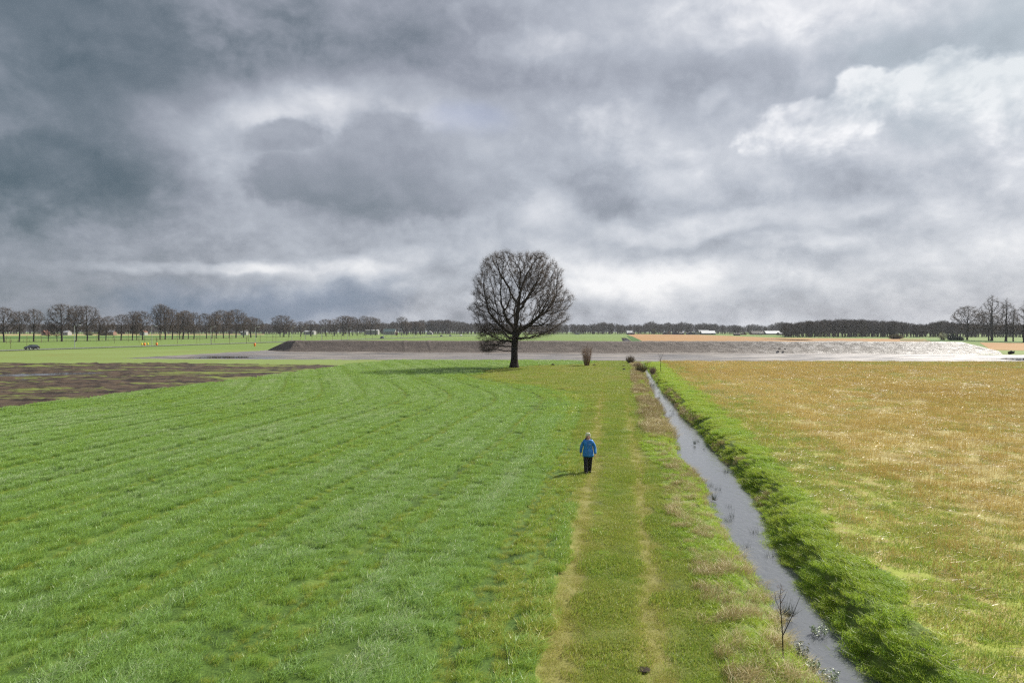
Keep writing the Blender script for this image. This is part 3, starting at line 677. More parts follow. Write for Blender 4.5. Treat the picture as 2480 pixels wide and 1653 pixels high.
# ------------------------------------------------------------------ scattering
PROTO = {}
def proto_collection(name, meshes):
    c = bpy.data.collections.new(name)
    for i, m_ in enumerate(meshes):
        ms = m_ if isinstance(m_, (list, tuple)) else [m_]
        o_ = bpy.data.objects.new(f'{name}_{i:02d}', ms[0]); c.objects.link(o_)
    return c
def scatter_tree(c):
    ng = bpy.data.node_groups.new('scatter_'+c.name, 'GeometryNodeTree')
    ng.interface.new_socket('Geometry', in_out='INPUT', socket_type='NodeSocketGeometry'); ng.interface.new_socket('Geometry', in_out='OUTPUT', socket_type='NodeSocketGeometry')
    N = ng.nodes; L_ = ng.links; gi = N.new('NodeGroupInput'); go = N.new('NodeGroupOutput'); ip = N.new('GeometryNodeInstanceOnPoints')
    ci = N.new('GeometryNodeCollectionInfo'); ci.inputs['Collection'].default_value = c; ci.inputs['Separate Children'].default_value = True; ci.inputs['Reset Children'].default_value = True
    def na(nm, ty): a = N.new('GeometryNodeInputNamedAttribute'); a.data_type = ty; a.inputs[0].default_value = nm; return a.outputs[0]
    L_.new(gi.outputs[0], ip.inputs['Points']); L_.new(ci.outputs[0], ip.inputs['Instance']); ip.inputs['Pick Instance'].default_value = True
    L_.new(na('idx', 'INT'), ip.inputs['Instance Index']); L_.new(na('rot', 'FLOAT_VECTOR'), ip.inputs['Rotation']); L_.new(na('scl', 'FLOAT_VECTOR'), ip.inputs['Scale'])
    L_.new(ip.outputs[0], go.inputs[0]); return ng
def scatter(name, P_, rz, scl, idx_, tint, c, label, cat):
    m_ = bpy.data.meshes.new(name); m_.vertices.add(len(P_)); m_.vertices.foreach_set('co', np.asarray(P_, np.float32).ravel())
    n_ = len(P_); rot = np.zeros((n_, 3), np.float32); rot[:, 2] = rz; scl = np.asarray(scl, np.float32)
    if scl.ndim == 1: scl = np.repeat(scl[:, None], 3, 1)
    a = m_.attributes.new('rot', 'FLOAT_VECTOR', 'POINT'); a.data.foreach_set('vector', rot.ravel())
    a = m_.attributes.new('scl', 'FLOAT_VECTOR', 'POINT'); a.data.foreach_set('vector', scl.ravel())
    a = m_.attributes.new('idx', 'INT', 'POINT'); a.data.foreach_set('value', np.asarray(idx_, np.int32))
    a = m_.attributes.new('tint', 'FLOAT', 'POINT'); a.data.foreach_set('value', np.asarray(tint, np.float32))
    o = bpy.data.objects.new(name, m_); col.objects.link(o); tag(o, label, cat, None, 'stuff')
    if c.name not in PROTO: PROTO[c.name] = scatter_tree(c)
    md_ = o.modifiers.new('scatter', 'NODES'); md_.node_group = PROTO[c.name]
    return o
def patch(n, rad, h, wd, lean, bendk, mat, seed, flat=False, wind=(.6, .25), clump=0):
    """a patch of curved leaf blades"""
    r_ = np.random.default_rng(seed); q = np.sqrt(r_.random(n))*rad; th = r_.random(n)*2*np.pi
    bx, by = q*np.cos(th), q*np.sin(th)
    if clump:
        cx_, cy_ = r_.normal(0, rad*.5, (2, clump)); k = r_.integers(0, clump, n); bx = cx_[k]+r_.normal(0, .03, n); by = cy_[k]+r_.normal(0, .03, n)
    hh = h*r_.uniform(.5, 1.15, n); fa = r_.random(n)*2*np.pi                       # lean direction
    lx = np.cos(fa)*lean + wind[0]*lean; ly = np.sin(fa)*lean + wind[1]*lean
    wa = r_.random(n)*np.pi; wx, wy = np.cos(wa)*wd/2, np.sin(wa)*wd/2
    B = np.stack([bx, by, np.zeros(n)-.02], 1); Wv = np.stack([wx, wy, np.zeros(n)], 1); Ld = np.stack([lx, ly, np.zeros(n)], 1)
    m1 = B + Ld*(hh*.35)[:, None] + np.array([0, 0, 1])*(hh*.55)[:, None]
    tp = B + Ld*(hh*(.7+bendk))[:, None] + np.array([0, 0, 1])*(hh*(.95-.6*bendk*r_.random(n)))[:, None]
    V = np.stack([B-Wv*.7, B+Wv*.7, m1+Wv, m1-Wv, tp], 1).reshape(-1, 3); b = (np.arange(n)*5)
    Fc = [(int(i), int(i+1), int(i+2), int(i+3)) for i in b] + [(int(i+3), int(i+2), int(i+4)) for i in b]
    m_ = bpy.data.meshes.new('patch'); m_.from_pydata(V.tolist(), [], Fc); m_.materials.append(mat)
    a = m_.attributes.new('rnd', 'FLOAT', 'POINT'); a.data.foreach_set('value', np.repeat(r_.random(n), 5).astype(np.float32)); m_.update()
    return m_
def sticks(n, rad, h, wd, tilt, mat, seed, lying=0.0, bentp=.0):
    """stiff stalks (three-sided) standing or lying"""
    r_ = np.random.default_rng(seed); q = np.sqrt(r_.random(n))*rad; th = r_.random(n)*2*np.pi
    p = np.stack([q*np.cos(th), q*np.sin(th), np.zeros(n)], 1); d = r_.normal(0, tilt, (n, 3)); d[:, 2] = 1
    ly = r_.random(n) < lying; d[ly, 2] = r_.uniform(.0, .25, ly.sum()); d[ly, :2] = r_.normal(0, 1, (ly.sum(), 2)); p[ly, 2] = .04
    d /= np.linalg.norm(d, axis=1)[:, None]; L_ = h*r_.uniform(.5, 1.25, n)
    V, Fc = cones(p, d, L_, np.full(n, wd)*r_.uniform(.7, 1.3, n)); m_ = bpy.data.meshes.new('stalks'); m_.from_pydata(V.tolist(), [], Fc.tolist()); m_.materials.append(mat)
    a = m_.attributes.new('rnd', 'FLOAT', 'POINT'); a.data.foreach_set('value', np.repeat(r_.random(n), 4).astype(np.float32)); m_.update(); return m_
C_crop = proto_collection('crop_tuft', [patch(110, .24, .21, .0085, .75, .5, M['crop'], 200+i) for i in range(8)])
C_cropf = proto_collection('crop_clump', [patch(60, .32, .22, .017, .75, .5, M['crop'], 220+i) for i in range(8)])
C_turf = proto_collection('turf_tuft', [patch(170, .42, .11, .010, .6, .3, M['turf'], 240+i) for i in range(6)])
C_lush = proto_collection('lush_tuft', [patch(140, .26, .17, .0085, .8, .5, M['lush'], 260+i, wind=(-.2, -.2)) for i in range(6)])
C_dry = proto_collection('dry_tuft', [patch(90, .26, .32, .007, .7, .5, M['straw'], 280+i) for i in range(5)])
C_stalk = proto_collection('stubble_tuft', [sticks(34, .5, .26, .006, .12, M['stalk'], 300+i, .12) for i in range(6)])
C_stalkf = proto_collection('stubble_clump', [sticks(60, .9, .30, .013, .25, M['stalk'], 320+i, .2) for i in range(5)])
C_pale = proto_collection('straw_litter', [sticks(12, .5, .26, .004, .4, M['pale'], 340+i, .8) for i in range(6)])
C_rush = proto_collection('rush_tuft', [sticks(26, .22, .55, .006, .35, M['reed'], 360+i, .1) for i in range(4)])
def grid_pts(y0, y1, dens, xf0, xf1, seed):
    r_ = np.random.default_rng(seed); outx = []; outy = []
    n_ = int(dens*(y1-y0)*max(1.0, abs(xf1(y1)-xf0(y1)))); Y = r_.uniform(y0, y1, n_*1)
    lo = min(float(xf0(y0)), float(xf0(y1)), float(xf0((y0+y1)/2))); hi = max(float(xf1(y0)), float(xf1(y1)))
    n_ = int(dens*(y1-y0)*(hi-lo)); Y = r_.uniform(y0, y1, n_); Xx = r_.uniform(lo, hi, n_)
    m_ = (Xx > xf0(Y)) & (Xx < xf1(Y)); return Xx[m_], Y[m_]
lo_ = lambda Y: -.80*np.asarray(Y)-1.0; hi_ = lambda Y: .80*np.asarray(Y)+1.0
def place(name, bands, zsel, c, nvar, tintf, sclf, label, cat, keepf=None, x0=lo_, x1=hi_, rotspread=.8, zoff=0.0):
    Xs, Ys, Ss = [], [], []
    for k, (y0, y1, dens, s_) in enumerate(bands):
        a, b = grid_pts(y0, y1, dens, x0, x1, hash(name) % 1000 + k if False else len(name)*31+k); Xs.append(a); Ys.append(b); Ss.append(np.full(len(a), s_))
    Xx = np.concatenate(Xs); Y = np.concatenate(Ys); S = np.concatenate(Ss)
    zn = zone(Xx, Y); m_ = np.isin(zn, zsel)
    if keepf is not None: m_ &= keepf(Xx, Y, zn)
    Xx, Y, S, zn = Xx[m_], Y[m_], S[m_], zn[m_]; r_ = np.random.default_rng(len(name)); n_ = len(Xx)
    Z = height(Xx, Y, zn) + zoff
    return scatter(name, np.stack([Xx, Y, Z], 1), r_.uniform(-rotspread, rotspread, n_), (S*sclf(Xx, Y))[:, None]*r_.uniform(.8, 1.2, (n_, 3)), r_.integers(0, nvar, n_), np.clip(tintf(Xx, Y) + r_.normal(0, .07, n_), 0, 1), c, label, cat)
def rk(seed, p): 
    def f(Xx, Y): return np.random.default_rng(seed).random(len(Xx)) < p(Xx, Y)
    return f
cropT = lambda Xx, Y: .34 + .62*vnoise(Xx*.35, Y*.2, 401, 4, .6) - .5*rut(Xx, Y) - .20*drill(Xx, Y) + .12*sstep(20, 80, Y) - .35*sstep(2.5, .3, x_cropr(Y)-Xx) - .45*sstep(52, 66, Y)*sstep(100, 88, Y)*sstep(9, .5, x_cropr(Y)-Xx)
cropS = lambda Xx, Y: (.78 + .5*vnoise(Xx*.5, Y*.4, 402, 3))*(1-.5*rut(Xx, Y))*(1-.30*drill(Xx, Y))
edge_patch = lambda Xx, Y: np.maximum(sstep(.62, .7, vnoise(Xx*.55, Y*.4, 404, 3))*sstep(17, 14, Y)*sstep(-5, -2.5, Xx), 0)
cropK = lambda Xx, Y, zn: np.random.default_rng(5).random(len(Xx)) < (1-.45*rut(Xx, Y))*(1-.12*drill(Xx, Y))*(1-.85*edge_patch(Xx, Y))*(1-.75*sstep(60, 70, Y)*sstep(5, .2, x_cropr(Y)-Xx))
place('cereal_grass', [(7, 28, 24, 1.0), (28, 48, 16, 1.1)], [0], C_crop, 8, cropT, cropS, 'bluish green blades of young cereal crop in the near field', 'crop', cropK)
place('cereal_grass', [(48, 80, 11, 1.0), (80, 141, 6, 1.25)], [0], C_cropf, 8, cropT, cropS, 'bluish green crop in the far half of the field, round the lone oak', 'crop', cropK)
pathT0 = lambda Xx, Y: .42 + .6*(vnoise(Xx*.7, Y*.35, 411, 4, .6)-.35)  + .15*sstep(1.0, 2.4, Xx-np.interp(Y, [4, 21, 58, 90], [2.2, 4.3, 9.8, 14.6])) - .12*sstep(65, 85, Y)
pathT = lambda Xx, Y: pathT0(Xx, Y)*(1-.9*track(Xx, Y)) + .14*.9*track(Xx, Y)
pathS = lambda Xx, Y: (.75 + 1.9*np.clip(vnoise(Xx*1.1, Y*.8, 412, 3)-.38, 0, 1))*(1-track(Xx, Y)) + .62*track(Xx, Y)
place('track_grass', [(7, 30, 22, .8), (30, 60, 13, 1.0), (60, 135, 6, 1.5)], [1], C_turf, 6, pathT, pathS, 'short yellow green turf on the grass track and round the oak', 'grass', lambda Xx, Y, zn: np.random.default_rng(6).random(len(Xx)) < 1-.15*track(Xx, Y))
place('tall_track_grass', [(7, 40, 2.0, .62), (40, 130, .7, 1.0)], [1], C_lush, 6, lambda Xx, Y: .35+.6*vnoise(Xx*.5, Y*.5, 415, 3), lambda Xx, Y: np.ones(len(Xx)), 'taller green tussocks along the edges of the grass track', 'grass',
      lambda Xx, Y, zn: (vnoise(Xx*.9, Y*.6, 416, 3) > .53) & (track(Xx, Y) < .2))
place('crop_edge_grass', [(7, 60, 2.6, .6)], [0], C_lush, 6, lambda Xx, Y: .4+.5*vnoise(Xx*.5, Y*.5, 418, 3), lambda Xx, Y: np.ones(len(Xx)), 'darker green grass along the edge of the crop beside the track', 'grass',
      lambda Xx, Y, zn: (np.random.default_rng(8).random(len(Xx)) < sstep(2.6, .2, x_cropr(Y)-Xx)) )
# banks
onbank = lambda Xx, Y, zn: ((Xx > dr(Y)+.28) | (Xx < dl(Y)-.25))
right_ = lambda Xx, Y, zn: (Xx > dr(Y)+.02+.3*sstep(18, 40, Y))
left_ = lambda Xx, Y, zn: (Xx < dl(Y)-.04-.22*sstep(18, 40, Y))
place('bank_grass', [(7, 32, 26, .95), (32, 60, 15, 1.1), (60, 128, 7, 1.6)], [2], C_lush, 6, lambda Xx, Y: -.02+.85*vnoise(Xx*.9, Y*.5, 421, 4, .62), lambda Xx, Y: (.45+.85*vnoise(Xx*.9, Y*.7, 422, 3))*(1+.15*sstep(22, 13, Y)), 'lush bright green grass on the right bank of the ditch', 'grass', right_)
place('left_bank_grass', [(7, 32, 12, .85), (32, 60, 7, 1.05), (60, 128, 3, 1.5)], [2], C_lush, 6, lambda Xx, Y: .1+.7*vnoise(Xx*.6, Y*.35, 424, 4, .6), lambda Xx, Y: .55+.7*vnoise(Xx*.8, Y*.6, 425, 3), 'mixed green grass on the left bank of the ditch', 'grass', left_)
place('dry_bank_grass', [(7, 40, 7.5, .8), (40, 128, 4.5, 1.4)], [2], C_dry, 5, lambda Xx, Y: .15+.6*vnoise(Xx*.5, Y*.3, 427, 3) + .25*sstep(35, 60, Y), lambda Xx, Y: .6+.8*vnoise(Xx*.8, Y*.6, 428, 3), 'dry tan and brown grass hanging over the ditch edges', 'dry grass',
      lambda Xx, Y, zn: onbank(Xx, Y, zn) & ((Xx < dl(Y)) | (Xx < dr(Y)+.75)) & (vnoise(Xx*.6, Y*.35, 429, 3) > np.where(Xx < dl(Y), .30, .50)))
place('ditch_rush', [(12, 120, .9, .75)], [2], C_rush, 4, lambda Xx, Y: .5*np.ones(len(Xx)), lambda Xx, Y: .5+.5*vnoise(Xx, Y, 431, 2), 'dark thin rushes standing in the ditch water', 'rush',
      lambda Xx, Y, zn: (Xx > dl(Y)) & (Xx < dr(Y)) & (vnoise(Xx*.8, Y*.25, 432, 2) > .50), zoff=.25)
# stubble field
gT = lambda Xx, Y: greenness(Xx, Y)
place('stubble', [(7, 30, 7.5, 1.0), (30, 55, 5.2, 1.15)], [3], C_stalk, 6, lambda Xx, Y: .3+.35*vnoise(Xx*.2, Y*.15, 441, 3), lambda Xx, Y: (.7+.6*vnoise(Xx*.3, Y*.3, 442, 2))*(.72+.45*np.cos((Xx-.17*Y)*2*np.pi/.8)), 'brown upright stubble stalks in the near part of the right field', 'stubble',
      lambda Xx, Y, zn: np.random.default_rng(9).random(len(Xx)) < 1.05-.6*gT(Xx, Y))
place('stubble', [(55, 134, 2.0, 1.0)], [3], C_stalkf, 5, lambda Xx, Y: .25+.4*vnoise(Xx*.08, Y*.05, 443, 3), lambda Xx, Y: (.7+.6*vnoise(Xx*.3, Y*.3, 444, 2))*(.78+.42*np.cos((Xx-.17*Y)*2*np.pi/2.4)), 'orange brown stubble in the far part of the right field', 'stubble')
place('straw_litter', [(10, 60, 3.2, 1.0), (60, 134, 2.0, 1.5)], [3], C_pale, 6, lambda Xx, Y: .5*vnoise(Xx*.3, Y*.3, 445, 2)+.2, lambda Xx, Y: .6+.7*vnoise(Xx*.5, Y*.5, 446, 2), 'pale broken straw lying over the stubble', 'straw')
place('stubble_grass', [(7, 35, 6.5, .95), (35, 70, 3.0, 1.5), (70, 134, .8, 2.4)], [3], C_turf, 6, lambda Xx, Y: .12+.36*vnoise(Xx*.5, Y*.4, 447, 3)+.14*gT(Xx, Y)+.1, lambda Xx, Y: .7+.6*vnoise(Xx*.8, Y*.8, 448, 2), 'low yellow green grass growing between the stubble', 'grass',
      lambda Xx, Y, zn: np.random.default_rng(10).random(len(Xx)) < .12+.9*gT(Xx, Y))
place('verge_tussock', [(7, 30, 1.5, .6)], [3], C_lush, 6, lambda Xx, Y: .3+.4*vnoise(Xx*.5, Y*.4, 449, 3), lambda Xx, Y: np.ones(len(Xx)), 'green tussocks at the near edge of the stubble field', 'grass',
      lambda Xx, Y, zn: (np.random.default_rng(12).random(len(Xx)) < gT(Xx, Y)*.8) & (vnoise(Xx*.7, Y*.6, 450, 3) > .48))

# ------------------------------------------------------------------ woods on the horizon
def joined(ms):     # one mesh of trunk, crown and twigs
    V = []; Fc = []; b = 0
    for m_ in ms:
        co = np.empty(len(m_.vertices)*3); m_.vertices.foreach_get('co', co); V.append(co.reshape(-1, 3))
        Fc += [tuple(i+b for i in p_.vertices) for p_ in m_.polygons]; b += len(m_.vertices)
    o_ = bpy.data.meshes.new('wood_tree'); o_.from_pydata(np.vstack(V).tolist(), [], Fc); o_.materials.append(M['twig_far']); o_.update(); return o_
WT = [joined(env_tree(131+i, 16, 9, 3.0, s_, n=220, step=1.0, kill=1.5, twn=4, twl=1.9, tww=.06)) for i, s_ in enumerate(['round', 'vase', 'round', 'pop'])]
C_wood = proto_collection('wood_tree', WT)
prof_top = [(-250, 784), (0, 784), (300, 786), (600, 785), (720, 786), (930, 782), (1050, 775), (1095, 776), (1130, 782), (1250, 785), (1412, 785), (1466, 781), (1505, 787), (1558, 785), (1578, 779), (1596, 787), (1617, 781), (1640, 784), (1655, 780), (1689, 786), (1712, 782), (1760, 786), (1800, 790), (1819, 785), (1853, 789), (1885, 780), (1912, 783)]
prof_r = [(1895, 785), (1912, 783), (1980, 776), (2023, 774), (2074, 773), (2121, 776), (2182, 779.5), (2233, 786), (2267, 779), (2287, 776), (2310, 782), (2380, 786), (2480, 784), (2750, 784)]
def wood(name, prof_, ybase, d1, n, seed, label):
    r_ = np.random.default_rng(seed); px_ = r_.uniform(prof_[0][0], prof_[-1][0], n); dd = G(1240, ybase)[1] + r_.random(n)**1.3*d1
    yt = np.interp(px_, [q[0] for q in prof_], [q[1] for q in prof_]) + r_.uniform(-1.0, 4.5, n) - 3.2*(vnoise(px_*.06, px_*0, seed, 2)-.4)
    Xx = (px_-CX)/F*dd; Hh = CAMH + (HZ-yt)/F*dd; s_ = Hh/16
    wr = s_*r_.uniform(.8, 1.15, n)
    scatter(name, np.stack([Xx, dd, np.zeros(n)], 1), r_.uniform(0, 6.28, n), np.stack([wr, wr, s_], 1), r_.integers(0, 4, n), r_.random(n), C_wood, label, 'woodland')
wood('far_woodland', prof_top, 808.8, 160, 2200, 501, 'long band of bare grey brown woodland along the horizon')
wood('near_woodland', prof_r, 816.4, 130, 900, 502, 'taller dark bare woodland on the right behind the embankment')

# bushes: dome of sticks or leaves
def bush(name, x_, yb_, w_px, h_px, mat, n, label, cat='bush', stems=None, upright=.3, wd=.02, tall=None, leaf=False, z=0, group=None, seed=1):
    g_ = G(x_, yb_, z); k_ = g_[1]/F; Wd, Hh = w_px*k_, h_px*k_; r_ = np.random.default_rng(seed)
    root = empty(name, g_); tag(root, label, cat, group)
    th = r_.random(n)*6.283; q = np.sqrt(r_.random(n))
    base = np.stack([np.cos(th)*q*Wd*.18, np.sin(th)*q*Wd*.18, np.zeros(n)], 1)
    tip = np.stack([np.cos(th)*q*Wd*.5, np.sin(th)*q*Wd*.5, Hh*np.sqrt(np.clip(1-q**2*(1-upright), 0, 1))*r_.uniform(.6, 1.05, n)], 1)
    V, Fc = cones(base, tip-base, np.linalg.norm(tip-base, axis=1), np.full(n, wd)); mk('stems', V, Fc, stems or mat, root)
    f_ = r_.uniform(.35, 1.0, (n*3, 1)); bb = np.repeat(base, 3, 0); t2 = np.repeat(tip, 3, 0); p_ = bb+(t2-bb)*f_
    if leaf:
        n3 = n*10; f_ = r_.uniform(.5, 1.0, (n3, 1)); bb = np.repeat(base, 10, 0); t2 = np.repeat(tip, 10, 0); p_ = bb+(t2-bb)*f_ + r_.normal(0, Wd*.05, (n3, 3)); p_[:, 2] = np.abs(p_[:, 2])
        a = r_.normal(0, 1, (n3, 3)); b = r_.normal(0, 1, (n3, 3)); a /= np.linalg.norm(a, axis=1)[:, None]; b = np.cross(a, b); b /= np.linalg.norm(b, axis=1)[:, None]; s_ = leaf
        V = np.stack([p_, p_+a*s_+b*s_*.4, p_+a*s_*2, p_+a*s_-b*s_*.4], 1).reshape(-1, 3); i_ = np.arange(n3)*4
        mk('foliage', V, np.stack([i_, i_+1, i_+2, i_+3], 1), mat, root)
    else:
        d_ = (t2-bb)/np.linalg.norm(t2-bb, axis=1)[:, None] + r_.normal(0, .45, bb.shape)
        V, Fc = cones(p_, d_, Hh*r_.uniform(.12, .3, n*3), np.full(n*3, wd*.6)); mk('twigs', V, Fc, mat, root)
    return root
M['olive'] = simple('olive_twigs', (.15, .13, .045), .8, 0, .3, 1)
M['darkgreen'] = simple('dark_evergreen_leaves', (.018, .04, .018), .6, 0, .4, .6)
M['blossom'] = simple('pale_catkins', (.50, .50, .33), .7, 0, .2, 1)
M['pinkish'] = simple('pale_dry_twigs', (.30, .21, .15), .7, 0, .3, 1)
M['brown'] = simple('brown_twigs', (.15, .105, .055), .8, 0, .4, 1)
bush('upright_shrub', 1421, 886, 30, 50, M['twig_red'], 210, 'upright reddish brown shrub right of the lone oak', upright=.8, wd=.012, stems=M['twig_red'], seed=2)
bush('ditch_bush', 1527, 880, 26, 22, M['brown'], 200, 'brown bush at the far end of the ditch, on its left bank', upright=.3, wd=.025, seed=3)
bush('ditch_bush', 1553, 901, 34, 21, M['olive'], 260, 'olive brown bush leaning over the narrow far end of the ditch', upright=.3, wd=.02, stems=M['brown'], seed=4)
bush('ditch_bush', 1581, 905, 20, 19, M['pinkish'], 200, 'pale pinkish bare bush on the right bank at the far ditch end', upright=.4, wd=.016, seed=5)
bush('ditch_bush', 1542, 889, 20, 12, M['pinkish'], 140, 'low tan tuft between the brown and the olive ditch bushes', upright=.4, wd=.02, seed=6)
bush('olive_bush', 2170, 820.5, 36, 13, M['olive'], 700, 'rounded olive bush in front of the right hand woodland', upright=.1, wd=.08, seed=7)
bush('evergreen_bush', 2306, 824, 24, 17, M['darkgreen'], 260, 'dark green round evergreen bush by the broad oak on the right', upright=.1, wd=.06, leaf=.28, seed=8)
bush('evergreen_bush', 2322, 824, 22, 10, M['darkgreen'], 220, 'lower spreading evergreen bush just right of the round one', upright=.1, wd=.06, leaf=.28, seed=9)
bush('blossom_shrub', 2283, 823, 24, 20, M['blossom'], 90, 'pale yellow flowering shrub left of the evergreen bushes', upright=.5, wd=.06, leaf=.20, stems=M['brown'], seed=10)
bush('olive_bush', 1437+0, 808.8, 11, 9, M['olive'], 240, 'greenish bush before the far woods, left of the white gabled barn', upright=.1, wd=.15, seed=12)
bush('olive_bush', 1584, 808.9, 12, 14, M['olive'], 240, 'greenish round tree crown among the far farmhouses', upright=.1, wd=.15, seed=13)
bush('orange_bush', 960, 812, 9, 11, M['twig_red'], 200, 'orange brown bush beside the far buildings left of the oak', upright=.3, wd=.07, seed=14)
bush('roadside_bush', 216+0, 811.8, 26, 11, M['olive'], 300, 'dark rounded bush beyond the tree row at far left', upright=.1, wd=.14, seed=15)
bush('roadside_bush', 245+5, 812, 24, 10, M['brown'], 300, 'brown rounded bush beyond the tree row at far left', upright=.1, wd=.14, seed=16)

# saplings
def sapling_meshes(seed, H_=4.0):
    r_ = np.random.default_rng(seed); b = MB(); b.tube([(0, 0, 0), (.03, 0, H_*.3), (.0, .02, H_*.6), (.04, 0, H_*.97)], [.06, .05, .035, .012], 5)
    tr = mk('t', b.V, b.F, M['brown']); m1 = tr.data; m1.name = 'trunk'; bpy.data.objects.remove(tr)
    n = 16; z_ = r_.uniform(.35, .95, n)*H_; th = r_.random(n)*6.28; p_ = np.stack([0*z_, 0*z_, z_], 1); d_ = np.stack([np.cos(th)*.5, np.sin(th)*.5, np.ones(n)], 1)
    V, Fc = cones(p_, d_, H_*.28*(1.15-z_/H_)+.25, np.full(n, .016)); k = 60; i_ = r_.integers(0, n, k)
    V2, F2 = cones(p_[i_]+d_[i_]*r_.uniform(.1, .7, (k, 1)), d_[i_]+r_.normal(0, .5, (k, 3)), np.full(k, .35), np.full(k, .008))
    t_ = mk('c', np.vstack([V, V2]), np.vstack([Fc, F2+len(V)]), M['brown']); m2 = t_.data; m2.name = 'crown'; bpy.data.objects.remove(t_)
    return m1, m2
SM = [sapling_meshes(601+i) for i in range(4)]
def sapling(x_, yb_, label, group, hpx=None):
    g_ = G(x_, yb_); m1, m2 = random.choice(SM); root = empty('sapling', g_, random.uniform(0, 6)); s_ = random.uniform(.85, 1.12) if hpx is None else hpx*g_[1]/F/4.0
    root.scale = (s_*1.5, s_*1.5, s_); tag(root, label, 'sapling', group)
    for nm, m_ in (('trunk', m1), ('crown', m2)):
        o_ = bpy.data.objects.new(nm, m_); col.objects.link(o_); o_.parent = root
sp = [(16,832),(26,843.6),(65,836),(100,829.5),(235,827),(277,831.5),(274,824),(311,827),(337,830.5),(350,829),(379,836),(390,828),(430,831.5),(439,826.5),(477,830.5),(484,826.5),(512,834),(520,829),(556,832),(562,826.5),(597,832),(602,826.5)]
sp += [(600+a/3.92, 700+b/3.92) for a, b in [(120,500),(183,470),(238,495),(268,498),(330,468),(385,480),(440,462),(500,478),(550,475),(610,482),(655,465),(708,485),(748,465),(805,485),(850,462),(890,480),(920,462),(970,475),(1048,472),(1068,455),(1120,472),(1185,472),(1225,455),(1258,455),(1310,467),(1368,462),(1420,465),(1480,462),(1520,452),(1577,460),(1610,447),(1655,455),(1700,451),(1745,450),(1800,447),(1845,446),(1885,444),(1925,443),(1968,441),(2010,440),(2050,440),(2090,438)]]
sp.sort()
for i, (x_, y_) in enumerate(sp):
    sapling(x_, y_, f'thin young bare tree, {ordn(i)} from left among the saplings beside the road', 'young trees planted along the road')

# street lamps
M['galv'] = simple('galvanised_steel', (.5, .52, .52), .4, .6, .1, 2)
lm = MB(); lm.tube([(0, 0, 0), (0, 0, 7.55)], [.12, .06], 8); lmesh = mk('p', lm.V, lm.F, M['galv']).data
am = MB(); am.tube([(0, 0, 7.5), (.35, 0, 7.7), (1.3, 0, 7.75)], .04, 6); amesh = mk('p', am.V, am.F, M['galv']).data
hm = MB(); hm.loft([[(1.2, -.12, 7.7), (1.2, .12, 7.7), (1.2, .1, 7.82), (1.2, -.1, 7.82)], [(1.6, -.2, 7.68), (1.6, .2, 7.68), (1.6, .15, 7.88), (1.6, -.15, 7.88)], [(2.1, -.1, 7.72), (2.1, .1, 7.72), (2.1, .06, 7.8), (2.1, -.06, 7.8)]]); hmesh = mk('p', hm.V, hm.F, M['white']).data
dm = MB(); dm.loft([[(math.cos(a*math.pi/4)*.3, .14, 2.2+math.sin(a*math.pi/4)*.3) for a in range(8)], [(math.cos(a*math.pi/4)*.3, .19, 2.2+math.sin(a*math.pi/4)*.3) for a in range(8)]]); dmesh = mk('p', dm.V, dm.F, M['soil']).data
for o_ in [o_ for o_ in list(col.objects) if o_.name.startswith('p') and o_.name.split('.')[0] == 'p']: bpy.data.objects.remove(o_)
lamps = [(181, 842), (368, 836.2), (511, 832.3), (619, 828.6), (707, 826.2), (739, 825.4), (779, 824.4), (842, 822.2), (930, 819.4), (972, 818), (1004, 816.9), (1031, 816), (1059, 815.2), (1081, 814.6), (1102, 813.8)]
for i, (x_, y_) in enumerate(lamps):
    g_ = G(x_, y_); r_ = empty('street_lamp', (g_[0], g_[1], .05), R(8)); tag(r_, f'tall grey street lamp with one arm, {ordn(i)} from left along the road', 'street lamp', 'street lamps along the road')
    for nm, m_ in (('pole', lmesh), ('arm', amesh), ('lamp_head', hmesh)):
        o_ = bpy.data.objects.new(nm, m_); col.objects.link(o_); o_.parent = r_
    if i == 0: o_ = bpy.data.objects.new('sign_disc', dmesh); col.objects.link(o_); o_.parent = r_
    if x_ == 739:
        o_ = bpy.data.objects.new('lamp_head', hmesh); col.objects.link(o_); o_.parent = r_; o_.rotation_euler = (0, 0, math.pi); r_['label'] = 'street lamp with two heads, sixth from left along the road'

# fence before the tree row
M['wood'] = simple('fence_wood', (.10, .075, .055), .9, 0, .3, 3)
fr = empty('wire_fence', G(0, 829.4)); tag(fr, 'low wire fence with thin posts running along the tree row at left', 'fence')
pb = MB(); pb.tube([(0, 0, 0), (0, 0, 1.2)], .07, 5); pm = mk('fp', pb.V, pb.F, M['wood']); pmesh = pm.data; bpy.data.objects.remove(pm)
fpts = [G(x_, np.interp(x_, [-60, 180, 400, 600], [829.8, 826.8, 822.9, 818.3])) for x_ in np.linspace(-60, 600, 46)]
o0 = Vector(fpts[0]); fr.location = fpts[0]
for p_ in fpts:
    o_ = bpy.data.objects.new('post', pmesh); col.objects.link(o_); o_.parent = fr; o_.location = Vector(p_)-o0
for hz in (.45, .8, 1.12):
    b = MB(); b.tube([Vector(p_)-o0+Vector((0, 0, hz)) for p_ in fpts], .018, 3); b.build('wire', M['wood'], fr)

